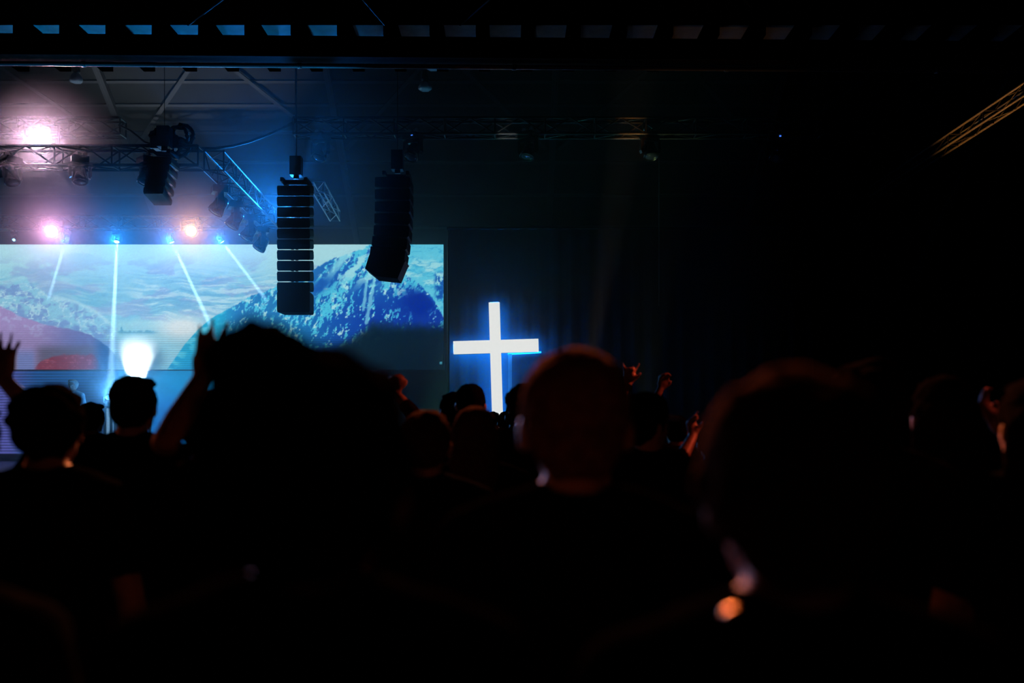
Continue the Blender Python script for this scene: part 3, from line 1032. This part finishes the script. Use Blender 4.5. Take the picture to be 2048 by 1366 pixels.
# blue wash lamp behind the straight speaker column, hung on the short truss
pw_ = at(592, 436, 18.6)
moving_head(pw_, (-0.5, -0.9, 0.35), 'blue wash lamp hidden behind the straight speaker column', emit('lens_wash', (0.05, 0.3, 1.0), 3.0), 'blue wash lamp', 0.8)
rod('hanger_pipe', pw_ + Vector((0, 0, 0.25)), Vector((pw_.x, pw_.y, roof_z(pw_.y) - 0.1)), 0.02, M_cable)
tag(bpy.data.objects['hanger_pipe'], 'thin black hanger pipe behind the straight speaker column', 'pipe')
lamp('wash_light', 'SPOT', pw_ + Vector((-0.08, -0.14, 0.05)), 600, (0.01, 0.24, 1.0), aim=at(470, 300, 14.5), spot=70, blend=1.0, radius=0.06)
# added uplights, unseen behind the crowd, washing the ceiling strip and the pipe
UG = 'added uplights on the floor before the stage'
for ux, up_, uc, lab in ((-8.2, 60, (0.62, 0.55, 0.85), 'left'), (-5.6, 240, (0.0, 0.40, 1.0), 'middle'), (-3.4, 200, (0.005, 0.34, 0.9), 'right')):
    moving_head((ux, 13.35, 0.244), (0.05, -0.10, 1), '%s added uplight on the floor before the stage' % lab, emit('uplight_lens_%s' % lab, uc, 2.0), UG, 0.8, floor=True)
    lamp('ceiling_wash', 'SPOT', (ux, 13.34, 0.46), up_, uc, aim=(ux + 0.3, 12.5, 6.4), spot=30, blend=0.9, radius=0.08)
lamp('amber_wash', 'SPOT', (6.4, 18.8, 5.2), 200, (1.0, 0.36, 0.06), aim=(8.5, 18.0, 7.05), spot=80, blend=0.9, radius=0.05)
lamp('amber_wash', 'SPOT', (2.6, 13.4, 0.5), 9, (1.0, 0.46, 0.12), aim=(2.6, 12.13, 5.9), spot=24, blend=0.9, radius=0.05)

# added spots without fixtures, for the glints on the right-hand truss
lamp('truss_glint_light', 'SPOT', at(1285, 320, 16.4), 14, (1.0, 0.42, 0.10), aim=at(1262, 256, 17.0), spot=44, blend=0.8, radius=0.03)
lamp('truss_glint_light', 'SPOT', at(1014, 316, 16.4), 9, (0.9, 0.95, 0.85), aim=at(1014, 264, 17.0), spot=30, blend=0.4, radius=0.03)

# ------------------------------------------------------------------ haze
def volume_box(name, c, d, density, aniso, label):
    o = MB().prism([(13.6, 0.82), (27.2, 0.82), (27.2, roof_z(27.2) - 0.25), (22.5, 8.4), (13.6, 8.4)], c[0] - d[0] / 2, c[0] + d[0] / 2, 'X').obj(name, None)
    m = bpy.data.materials.new(name)
    m.use_nodes = True
    nt = m.node_tree
    nt.nodes.clear()
    v = nt.nodes.new('ShaderNodeVolumeScatter')
    v.inputs['Color'].default_value = (1, 1, 1, 1)
    v.inputs['Density'].default_value = density
    v.inputs['Anisotropy'].default_value = aniso
    out = nt.nodes.new('ShaderNodeOutputMaterial')
    nt.links.new(v.outputs[0], out.inputs['Volume'])
    o.data.materials.append(m)
    tag(o, label, 'haze', kind='stuff')
    o.display_type = 'WIRE'
    return o


def plume(name, c, r, density, label):
    o = MB().ell((0, 0, 0), (1, 1, 1), None, 24, 16).obj(name, None)
    o.location = c
    o.scale = r
    m = bpy.data.materials.new(name)
    m.use_nodes = True
    nt = m.node_tree
    nt.nodes.clear()
    tc = nt.nodes.new('ShaderNodeTexCoord')
    gr = nt.nodes.new('ShaderNodeTexGradient')
    gr.gradient_type = 'SPHERICAL'
    nt.links.new(tc.outputs['Object'], gr.inputs['Vector'])
    no = nt.nodes.new('ShaderNodeTexNoise')
    no.inputs['Scale'].default_value = 2.2
    nt.links.new(tc.outputs['Object'], no.inputs['Vector'])
    mr = nt.nodes.new('ShaderNodeMapRange')
    mr.interpolation_type = 'SMOOTHSTEP'
    mr.inputs['From Min'].default_value = 0.02
    mr.inputs['From Max'].default_value = 0.75
    mr.inputs['To Max'].default_value = density
    nt.links.new(gr.outputs['Fac'], mr.inputs['Value'])
    mu = nt.nodes.new('ShaderNodeMath')
    mu.operation = 'MULTIPLY'
    nt.links.new(mr.outputs[0], mu.inputs[0])
    nt.links.new(no.outputs['Fac'], mu.inputs[1])
    v = nt.nodes.new('ShaderNodeVolumeScatter')
    v.inputs['Color'].default_value = (1, 1, 1, 1)
    nt.links.new(mu.outputs[0], v.inputs['Density'])
    out = nt.nodes.new('ShaderNodeOutputMaterial')
    nt.links.new(v.outputs[0], out.inputs['Volume'])
    o.data.materials.append(m)
    return tag(o, label, 'smoke', kind='stuff')


plume('added_smoke_puff', at(280, 720, 18.9), (0.66, 0.5, 0.58), 5.0, 'added smoke puff making the white lamp glare behind the round dark head')  # added puff, gives the hidden lamp's glare a white body
volume_box('stage_haze', (-6.0, 20.2, 5.0), (19.8, 13.2, 8.6), 0.028, 0.65, 'thin smoke haze hanging over the stage')

# ------------------------------------------------------------------ people
def skin(c):
    return mat('skin_%d' % int(c[0] * 1000), c, 0.5, scale=20, var=0.12)


SKIN_A = skin((0.40, 0.25, 0.18))
SKIN_B = skin((0.30, 0.17, 0.11))
HAIR_BLACK = mat('hair_black', (0.005, 0.004, 0.004), 0.7, scale=60, var=0.4, bump=0.5, spec=0.0)
HAIR_BROWN = mat('hair_brown', (0.035, 0.020, 0.014), 0.7, scale=60, var=0.4, bump=0.5, spec=0.0)
HAIR_FAIR = mat('hair_fair', (0.10, 0.06, 0.042), 0.7, scale=60, var=0.4, bump=0.5, spec=0.0)
CLOTH_BLACK = mat('cloth_black', (0.0022, 0.0022, 0.0026), 0.95, scale=50, var=0.3, bump=0.2, spec=0.0)
CLOTH_GREY = mat('cloth_charcoal', (0.0040, 0.0040, 0.0050), 0.95, scale=50, var=0.3, bump=0.2, spec=0.0)
CLOTH_MAROON = mat('cloth_maroon', (0.010, 0.002, 0.002), 0.95, scale=50, var=0.3, bump=0.2, spec=0.0)
CLOTH_PALE = mat('cloth_pale', (0.55, 0.60, 0.60), 0.9, scale=50, var=0.2, bump=0.2)
CLOTH_WHITE = mat('cloth_white', (0.7, 0.68, 0.64), 0.9, scale=50, var=0.1)
DENIM = mat('denim', (0.010, 0.012, 0.018), 0.9, scale=80, var=0.3, bump=0.2, spec=0.02)
SHOE = mat('shoe_leather', (0.008, 0.008, 0.008), 0.5, scale=30)


def fused(mb, name, m, parent, voxel, smooth=4, noise=0.0, nscale=20.0):
    """fuse overlapping solids into one continuous skin"""
    o = bpy.data.objects.new('tmp', mb.mesh('tmp'))
    C.objects.link(o)
    r = o.modifiers.new('r', 'REMESH')
    r.mode = 'VOXEL'
    r.voxel_size = voxel
    r.use_smooth_shade = True
    sm = o.modifiers.new('s', 'SMOOTH')
    sm.factor = 0.5
    sm.iterations = smooth
    dg = bpy.context.evaluated_depsgraph_get()
    me = bpy.data.meshes.new_from_object(o.evaluated_get(dg))
    bpy.data.objects.remove(o)
    me.name = name
    if noise:
        n = len(me.vertices)
        co = np.empty(n * 3, dtype=np.float32)
        no = np.empty(n * 3, dtype=np.float32)
        me.vertices.foreach_get('co', co)
        me.vertices.foreach_get('normal', no)
        co = co.reshape(-1, 3)
        no = no.reshape(-1, 3)
        v = fbm(co[:, 0] * nscale + co[:, 2] * 3, (co[:, 1] + co[:, 2]) * nscale, 5, 3) - 0.5
        co += no * (v * noise * 2)[:, None]
        me.vertices.foreach_set('co', co.ravel())
        me.update()
    me.materials.clear()
    me.materials.append(m)
    me.polygons.foreach_set('use_smooth', [True] * len(me.polygons))
    ob = bpy.data.objects.new(name, me)
    return link(ob, parent)


def ik(sh, wr, l1, l2, pole):
    d = wr - sh
    L = d.length
    if L > (l1 + l2) * 0.985:
        wr = sh + d.normalized() * (l1 + l2) * 0.985
        d = wr - sh
        L = d.length
    a = (l1 * l1 - l2 * l2 + L * L) / (2 * L)
    h = math.sqrt(max(0.0, l1 * l1 - a * a))
    u = d.normalized()
    p = Vector(pole)
    p = (p - u * p.dot(u)).normalized()
    return sh + u * a + p * h, wr


def add_hand(mb, wr, d, n, thumb, s, fr, curl=(0.25, 0.25, 0.25, 0.3), spread=0.10, tcurl=0.3):
    """palm, four fingers and a thumb; d = finger direction, n = palm normal"""
    d = Vector(d).normalized()
    n = Vector(n)
    n = (n - d * n.dot(d)).normalized()
    b = d.cross(n) * thumb           # towards the thumb
    R = Matrix((b, d, n)).transposed()
    mb.ell(wr + d * 0.050 * s, (0.041 * s, 0.055 * s, 0.017 * s), R)
    mb.ell(wr + d * 0.070 * s, (0.043 * s, 0.032 * s, 0.015 * s), R)
    mb.ell(wr + d * 0.032 * s + b * 0.022 * s + n * 0.008 * s, (0.018 * s, 0.034 * s, 0.016 * s), R)
    offs = (0.032, 0.011, -0.011, -0.031)
    lens = (0.070, 0.079, 0.073, 0.057)
    for i in range(4):
        p = wr + d * (0.086 - 0.006 * abs(i - 1.3)) * s + b * offs[i] * s
        fd = (d + b * (offs[i] / 0.032) * spread).normalized()
        ang = curl[i]
        for k, fl in enumerate((0.46, 0.30, 0.24)):
            dd = (fd * math.cos(ang) + n * math.sin(ang)).normalized()
            q = p + dd * lens[i] * fl * s
            mb.cap(p, q, fr * (1 - 0.10 * k), fr * (0.92 - 0.10 * k), n=8)
            p = q
            ang += curl[i] * 1.5
    p = wr + d * 0.022 * s + b * 0.030 * s
    td_ = (b * 0.75 + d * 0.75 + n * tcurl).normalized()
    q = p + td_ * 0.036 * s
    mb.cap(p, q, fr * 1.25, fr * 1.1, n=8)
    td_ = (b * 0.35 + d * 0.95 + n * tcurl).normalized()
    mb.cap(q, q + td_ * 0.030 * s, fr * 1.08, fr * 0.9, n=8)


def person(px, ytop, d, label, hair='short', hairm=HAIR_BLACK, shirt=CLOTH_BLACK, skinm=SKIN_A, right=None, left=None,
           yaw=0.0, head_yaw=0.0, tilt=0.0, voxel=0.012, base=0.0, wide=1.0, hs=1.0, name='person', group='people in the crowd', loc=None, sleeve=0.6, roll=0.0, hx=0.0):
    """standing figure whose hair top is seen at (px, ytop); right / left = (wrist, pole, finger dir, palm normal, opts) in world space"""
    top = at(px, ytop, d)
    H = top.z - base - 0.02
    s = H / 1.72
    g = H / 1.72
    root = empty(name, (top.x, d, base), label, 'person', group, yaw)
    W = lambda v: Vector(v) * s
    wl = wide
    neck, headc = W((0, 0.0, 1.46)), W((hx, 0.02, 1.605))
    B = MB()
    S = MB()
    T = MB()
    # torso
    for (c, r) in (((0, 0, 0.95), (0.165, 0.115, 0.13)), ((0, 0.005, 1.09), (0.145, 0.10, 0.14)), ((0, 0.0, 1.25), (0.165, 0.112, 0.17)), ((0, -0.01, 1.36), (0.150, 0.098, 0.10))):
        rr_ = (r[0] * wl, r[1] * wl, r[2])
        B.ell(W(c), W(rr_))
        S.ell(W(c) , Vector(W(rr_)) + Vector((0.014, 0.014, 0.006)))
    shz = 1.405
    shl = [W((sx * 0.175 * wl, -0.005, shz)) for sx in (-1, 1)]
    B.cap(shl[0], shl[1], 0.058 * s, 0.058 * s)
    S.cap(shl[0], shl[1], 0.070 * s, 0.070 * s)
    for sx in (-1, 1):
        B.cap(W((sx * 0.04, -0.005, 1.47)), W((sx * 0.15 * wl, -0.008, 1.425)), 0.048 * s, 0.04 * s)
        S.cap(W((sx * 0.045, -0.010, 1.462)), W((sx * 0.15 * wl, -0.010, 1.43)), 0.058 * s, 0.054 * s)
    S.ell(W((0, -0.016, 1.465)), W((0.088, 0.080, 0.040)))
    B.cap(W((0, -0.012, 1.42)), headc + W((0, -0.02, -0.05)), 0.060 * s, 0.054 * s)
    # legs
    for sx in (-1, 1):
        hip, kn, an = W((sx * 0.09, 0, 0.92)), W((sx * 0.10, 0.02, 0.49)), W((sx * 0.11, -0.01, 0.085))
        B.cap(hip, kn, 0.085 * s, 0.055 * s)
        B.cap(kn, an, 0.056 * s, 0.038 * s)
        B.cap(an + W((0, 0, -0.045)), an + W((sx * 0.015, 0.15, -0.055)), 0.036 * s, 0.028 * s)
        T.cap(hip, kn, 0.098 * s, 0.070 * s)
        T.cap(kn, an + W((0, 0, 0.02)), 0.070 * s, 0.055 * s)
    T.ell(W((0, 0, 0.95)), W((0.182 * wl, 0.132 * wl, 0.13)))
    # arms
    Ri = Matrix.Rotation(-yaw, 3, 'Z')
    fr = max(0.0112 * s, voxel * 1.0)
    for sx, arm in ((1, right), (-1, left)):
        sh = shl[1] if sx > 0 else shl[0]
        l1, l2 = 0.285 * s, 0.255 * s
        if arm is None:
            wr = W((sx * 0.255 * wl, 0.05, 0.86))
            pole, fd, nn, opt = (sx * 0.6, -1, 0), Vector((0, 0.15, -1)), Vector((-sx, 0, 0)), {}
        else:
            wr = Ri @ (Vector(arm[0]) - root.location)
            pole, fd, nn = Ri @ Vector(arm[1]), Ri @ Vector(arm[2]), Ri @ Vector(arm[3])
            opt = arm[4] if len(arm) > 4 else {}
        raised = wr.z > sh.z
        if raised:
            sh2 = sh + W((0, 0, 0.03))
        else:
            sh2 = sh
        el, wr = ik(sh2, wr, l1, l2, pole)
        if opt.get('elbow') is not None:
            el = Ri @ (Vector(opt['elbow']) - root.location)
            wr = Ri @ (Vector(arm[0]) - root.location)
        B.cap(sh, sh2, 0.056 * s, 0.054 * s)
        B.cap(sh2, el, 0.052 * s, 0.040 * s)
        B.cap(el, el.lerp(wr, 0.35), 0.041 * s, 0.041 * s)
        B.cap(el.lerp(wr, 0.35), wr, 0.041 * s, 0.027 * s)
        th = opt.get('thumb', 1)
        add_hand(B, wr, fd, nn, th, s * opt.get('hs', 1.0), fr, opt.get('curl', (0.25, 0.22, 0.25, 0.3)), opt.get('spread', 0.12), opt.get('tc', 0.3))
        sl = opt.get('sleeve', sleeve)
        S.cap(sh, sh2, 0.069 * s, 0.067 * s)
        S.cap(sh2, sh2.lerp(el, min(1, sl)), 0.065 * s, (0.065 - 0.012 * min(1, sl)) * s)
        if sl > 1:
            S.cap(el, el.lerp(wr, sl - 1), 0.053 * s, 0.044 * s)
        if opt.get('band'):
            q = el.lerp(wr, opt['band'])
            ax = (wr - el).normalized()
            MB().tube(q - ax * 0.014, q + ax * 0.014, 0.037 * s, n=16).obj('wristband', CLOTH_BLACK, root, True)
    # head
    HR = Euler((tilt, roll, head_yaw)).to_matrix()
    hw = lambda v: headc + HR @ (Vector(v) * g * hs)
    gg = g * hs
    B.ell(hw((0, -0.012, 0.022)), (0.078 * gg, 0.094 * gg, 0.092 * gg), HR, 18, 12)
    B.ell(hw((0, 0.030, -0.035)), (0.062 * gg, 0.062 * gg, 0.078 * gg), HR, 16, 10)
    B.ell(hw((0, 0.066, -0.088)), (0.028 * gg, 0.022 * gg, 0.022 * gg), HR)
    B.cap(hw((0, 0.086, 0.012)), hw((0, 0.108, -0.028)), 0.009 * gg, 0.014 * gg)
    B.cap(hw((-0.018, 0.088, -0.060)), hw((0.018, 0.088, -0.060)), 0.010 * gg, 0.010 * gg)
    B.cap(hw((-0.040, 0.078, 0.026)), hw((0.040, 0.078, 0.026)), 0.012 * gg, 0.012 * gg)
    for sx in (-1, 1):
        B.ell(hw((sx * 0.040, 0.062, -0.022)), (0.022 * gg, 0.022 * gg, 0.020 * gg), HR)
        B.ell(hw((sx * 0.082, -0.010, -0.012)), (0.010 * gg, 0.020 * gg, 0.033 * gg), HR @ Matrix.Rotation(sx * 0.35, 3, 'Z'))
    fused(B, 'body', skinm, root, voxel, 2)
    fused(S, 'shirt', shirt, root, 0.016, 4, 0.006, 14.0)
    fused(T, 'trousers', DENIM, root, 0.022, 3, 0.006, 12.0)
    for sx in (-1, 1):
        K = MB()
        a0 = W((sx * 0.11, -0.045, 0.045))
        K.cap(a0, a0 + W((sx * 0.018, 0.19, -0.008)), 0.044 * s, 0.036 * s)
        K.cap(a0 + W((0, 0.02, 0.04)), a0 + W((0, 0.03, 0.06)), 0.046 * s, 0.044 * s)
        o = fused(K, 'shoe', SHOE, root, 0.018, 2)
    for sx in (-1, 1):
        MB().ell(hw((sx * 0.031, 0.083, 0.004)), (0.012 * gg, 0.008 * gg, 0.008 * gg), HR, 10, 6).obj('eye', CLOTH_WHITE, root, True)
    # hair
    Hm = MB()
    hv = max(0.008, voxel * 0.85)
    ns, na = 40.0, 0.006
    if hair != 'bald':
        k = {'short': 1.0, 'long': 1.04, 'curly': 1.16, 'bun': 1.12, 'cap': 1.0, 'thick': 1.13}[hair]
        Hm.ell(hw((0, -0.030, 0.040)), (0.086 * gg * k, 0.088 * gg * k, 0.084 * gg * (1 + (k - 1) * 0.6)), HR, 18, 12)
        Hm.ell(hw((0, -0.048, -0.005)), (0.078 * gg * k, 0.066 * gg * k, 0.085 * gg), HR, 16, 10)
        for sx in (-1, 1):
            Hm.ell(hw((sx * 0.062 * k, -0.010, 0.020)), (0.026 * gg, 0.055 * gg, 0.060 * gg), HR)
        Hm.ell(hw((0.01, 0.045, 0.092)), (0.062 * gg * k, 0.040 * gg, 0.024 * gg), HR)
    rh_ = random.Random(int(px * 7 + d * 100))
    if hair in ('curly', 'bun', 'thick'):
        na, ns = 0.010, 34.0
        for _ in range(70 if hair != 'thick' else 46):
            a, e = rh_.uniform(0, 2 * math.pi), rh_.uniform(-0.35, 1.45)
            dx_, dy_, dz_ = math.cos(a) * math.cos(e), math.sin(a) * math.cos(e), math.sin(e)
            if dy_ > 0.35 and dz_ < 0.55:
                continue
            rad = rh_.uniform(0.010, 0.020)
            Hm.ell(hw((dx_ * 0.086 * k, -0.025 + dy_ * 0.090 * k, 0.030 + dz_ * 0.085)), (rad * gg, rad * gg, rad * gg), None, 8, 6)
    if hair == 'bun':
        Hm.ell(hw((-0.041, -0.030, 0.113)), (0.056 * gg, 0.050 * gg, 0.040 * gg), HR)
        for _ in range(26):
            v = Vector((rh_.gauss(0, 1), rh_.gauss(0, 1), rh_.gauss(0, 1))).normalized()
            Hm.ell(hw(Vector((-0.041, -0.030, 0.113)) + Vector((v.x * 0.047, v.y * 0.040, v.z * 0.032))), (0.013 * gg,) * 3, None, 8, 6)
    if hair == 'long':
        for i in range(15):
            a = math.radians(-20 - 140 * i / 14)
            p0 = hw((0.080 * math.cos(a), -0.03 + 0.085 * math.sin(a), 0.02))
            p1 = hw((0.088 * math.cos(a), -0.03 + 0.090 * math.sin(a), -0.11))
            p2 = headc + W((0.105 * math.cos(a), -0.04 + 0.095 * math.sin(a), -0.30 + rh_.uniform(-0.03, 0.03)))
            Hm.cap(p0, p1, 0.026 * gg, 0.027 * gg, n=8)
            Hm.cap(p1, p2, 0.027 * gg, 0.018 * gg, n=8)
    if hair != 'bald':
        fused(Hm, 'hair', hairm, root, hv, 2, na, ns)
    return root, hw


UP = Vector((0, 0, 1))
# --- foreground, out of focus
p_bun, _ = person(622, 722, 1.02, 'large blurred head with a messy hair bun, nearest in the foreground', 'bun', HAIR_BLACK, CLOTH_BLACK, SKIN_B, voxel=0.011, hs=1.18)
p_r, hw_r = person(1592, 742, 0.98, 'large blurred head with an orange lit crown at right foreground', 'thick', HAIR_BROWN, CLOTH_BLACK, SKIN_A, voxel=0.011, hs=1.06)
p_m, hw_m = person(1152, 693, 1.62, 'short haired blurred head with an orange rim right of the cross', 'short', HAIR_FAIR, CLOTH_BLACK, SKIN_A, voxel=0.010, hs=1.08)
person(-235, 800, 1.25, 'dark rounded shoulder at the bottom left corner', 'short', HAIR_BLACK, CLOTH_GREY, SKIN_B, wide=1.12)
# --- left group
p_l, _ = person(95, 763, 2.65, 'dark thick haired head in front of the striped blue wall', 'thick', HAIR_BLACK, CLOTH_GREY, SKIN_A, head_yaw=0.1)
person(265, 744, 3.85, 'round dark head before the added white smoke puff', 'short', HAIR_BLACK, CLOTH_BLACK, SKIN_B, voxel=0.010)
wr = at(402, 757, 2.85)
person(420, 770, 2.95, 'person hidden behind the hair bun with a hand raised before the screen', 'short', HAIR_BLACK, CLOTH_BLACK, SKIN_B, voxel=0.009, hs=1.0, wide=1.12,
       left=(wr, (-1, -0.1, -0.55), (0.32, 0.1, 1), (0.1, -1, 0.1), {'thumb': 1, 'curl': (0.55, 0.12, 0.06, 0.06), 'spread': 0.30, 'tc': 0.1, 'hs': 1.15, 'sleeve': 0.85, 'elbow': at(332, 884, 2.72)}))
wr = at(9, 762, 3.3)
person(-60, 800, 3.1, 'person at the left edge with one hand raised and red lit arm', 'short', HAIR_BLACK, CLOTH_BLACK, SKIN_A, voxel=0.010,
       right=(wr, (0.9, -0.2, -1), (-0.05, 0.1, 1), (0.2, 1, 0), {'thumb': 1, 'curl': (0.08, 0.05, 0.05, 0.08), 'spread': 0.38, 'tc': 0.1, 'sleeve': 0.5, 'hs': 1.1}))
person(182, 801, 7.0, 'small dark head just left of the blue floor lamp', 'short', HAIR_BLACK, CLOTH_BLACK, SKIN_B)
# --- centre group
wr = at(790, 784, 5.7)
person(742, 806, 5.5, 'person hidden behind the large head with a red lit fist raised', 'short', HAIR_BLACK, CLOTH_MAROON, SKIN_A, voxel=0.011,
       right=(wr, (0.4, -0.4, -1), (0.08, 0.05, 1), (0.1, 1, 0), {'thumb': -1, 'curl': (0.9, 0.9, 0.9, 0.9), 'spread': 0.05, 'sleeve': 1.6}))
p_v, _ = person(852, 812, 3.2, 'head with a reddish rim between the large head and the cross', 'short', HAIR_BROWN, CLOTH_GREY, SKIN_A)
person(904, 780, 6.5, 'dark head against the green glow left of the cross', 'short', HAIR_BLACK, CLOTH_BLACK, SKIN_B, head_yaw=0.5)
person(941, 763, 6.0, 'taller dark head just left of the cross', 'short', HAIR_BLACK, CLOTH_BLACK, SKIN_A)
person(950, 806, 3.9, 'long haired head with a reddish left rim below the cross', 'long', HAIR_BROWN, CLOTH_GREY, SKIN_A)
person(986, 821, 11.0, 'small far head at the foot of the cross, left one', 'short', HAIR_BLACK, CLOTH_BLACK, SKIN_A)
person(1012, 820, 10.0, 'small far head at the foot of the cross, right one', 'short', HAIR_BLACK, CLOTH_BLACK, SKIN_B)
person(1032, 799, 8.0, 'dark head with a teal edge right of the cross foot', 'short', HAIR_BLACK, CLOTH_BLACK, SKIN_A)
person(1052, 764, 5.2, 'brown haired head half hidden by the short haired man', 'curly', HAIR_BROWN, CLOTH_MAROON, SKIN_A)
# --- right group
p_c, hw_c = person(1297, 792, 4.25, 'dark head in a cap with a pale visor right of the red arm', 'cap', HAIR_BLACK, CLOTH_BLACK, SKIN_A, voxel=0.010, head_yaw=-0.9)
wr = at(1257, 766, 6.3)
person(1296, 812, 6.4, 'person behind the capped head raising a red lit arm with two fingers up', 'short', HAIR_BLACK, CLOTH_BLACK, SKIN_A, voxel=0.010,
       left=(wr, (-0.6, -0.3, -1), (0.10, 0.0, 1), (0.2, -1, 0), {'thumb': 1, 'curl': (0.05, 1.0, 1.0, 0.05), 'spread': 0.45, 'tc': 0.6, 'sleeve': 0.5, 'band': 0.90}))
capm = MB()
capm.lathe([(0.100, -0.010), (0.099, 0.03), (0.088, 0.07), (0.055, 0.098), (0.012, 0.106)], 20)
cap_o = capm.obj('cap_crown', CLOTH_BLACK, p_c, True)
cap_o.location = hw_c((0, -0.012, 0.045))
vz = MB()
arc = [(0.098 * math.cos(a), 0.098 * math.sin(a)) for a in [math.radians(q_) for q_ in range(30, 151, 12)]]
arc2 = [(0.088 * math.cos(a), 0.075 + 0.105 * math.sin(a)) for a in [math.radians(q_) for q_ in range(150, 29, -12)]]
vz.prism(arc + arc2, -0.006, 0.006, 'Z')
vo = vz.obj('cap_visor', CLOTH_WHITE, p_c)
vo.location = hw_c((0, -0.012, 0.058))
vo.rotation_euler = (math.radians(-8), 0, -0.9)
wr = at(1321, 778, 7.0)
person(1352, 826, 7.0, 'far person behind the capped one with a yellow lit hand up', 'short', HAIR_BLACK, CLOTH_BLACK, SKIN_A,
       left=(wr, (-0.5, -0.3, -1), (0.25, 0.1, 1), (0.3, -1, 0), {'thumb': 1, 'curl': (0.5, 0.5, 0.6, 0.7), 'spread': 0.1, 'sleeve': 0.8}))
wr = at(1386, 872, 5.2)
person(1424, 842, 5.3, 'person behind the large right head with pinched red fingers raised', 'short', HAIR_BLACK, CLOTH_MAROON, SKIN_A, voxel=0.010,
       left=(wr, (-0.5, -0.4, -1), (-0.15, 0.0, 1), (0.7, -1, 0), {'thumb': 1, 'curl': (0.2, 0.7, 0.9, 0.9), 'spread': 0.1, 'tc': 0.5, 'sleeve': 1.4}))
person(1736, 716, 2.6, 'dark tousled head rising behind the large right head', 'curly', HAIR_BLACK, CLOTH_GREY, SKIN_A)
person(1885, 744, 2.9, 'dark head with faint red tips at the far right', 'long', HAIR_BLACK, CLOTH_BLACK, SKIN_B)
wr = at(1992, 852, 3.3)
person(2105, 850, 3.2, 'person at the right edge with a bent red lit arm', 'short', HAIR_BLACK, CLOTH_BLACK, SKIN_A, voxel=0.011,
       left=(wr, (0.6, -0.5, -1), (-0.5, 0.1, 0.9), (0.5, -0.6, 0.3), {'thumb': 1, 'curl': (0.3, 0.3, 0.3, 0.3), 'sleeve': 0.6}))
person(2080, 742, 2.3, 'dark head cut by the right edge of the picture', 'long', HAIR_BLACK, CLOTH_GREY, SKIN_B)
# --- performer on the stage
person(146, 758, 19.0, 'pale lit singer on the stage beside the dark thick haired head', 'thick', mat('hair_pale', (0.5, 0.5, 0.46), 0.6, scale=60, var=0.3), CLOTH_PALE, SKIN_A,
       yaw=math.pi, base=ST, group='performers on the stage', voxel=0.014)


# added metal beads standing in for orange glints, lit from behind the camera
def glint_bead(px, py, d, w, parent, lab, ang=0.5):
    p = at(px, py, d) - parent.location
    mb = MB().ell((0, 0, 0), (w, 0.006, w * 0.45), Matrix.Rotation(-ang, 3, 'Y'))
    o = mb.obj('glint_bead', mat('brass', (0.9, 0.55, 0.3), 0.3, 1.0, scale=40, var=0.1), parent, True)
    o.location = p
    o['label'] = lab
    return o


glint_bead(1460, 1222, 0.845, 0.0075, p_r, 'small added metal bead glinting orange at right', 0.5)
glint_bead(90, 1265, 2.50, 0.009, p_l, 'small added metal bead glinting orange at left', 0.0)
glint_bead(875, 1268, 3.04, 0.007, p_v, 'tiny added metal bead catching light', 0.0)
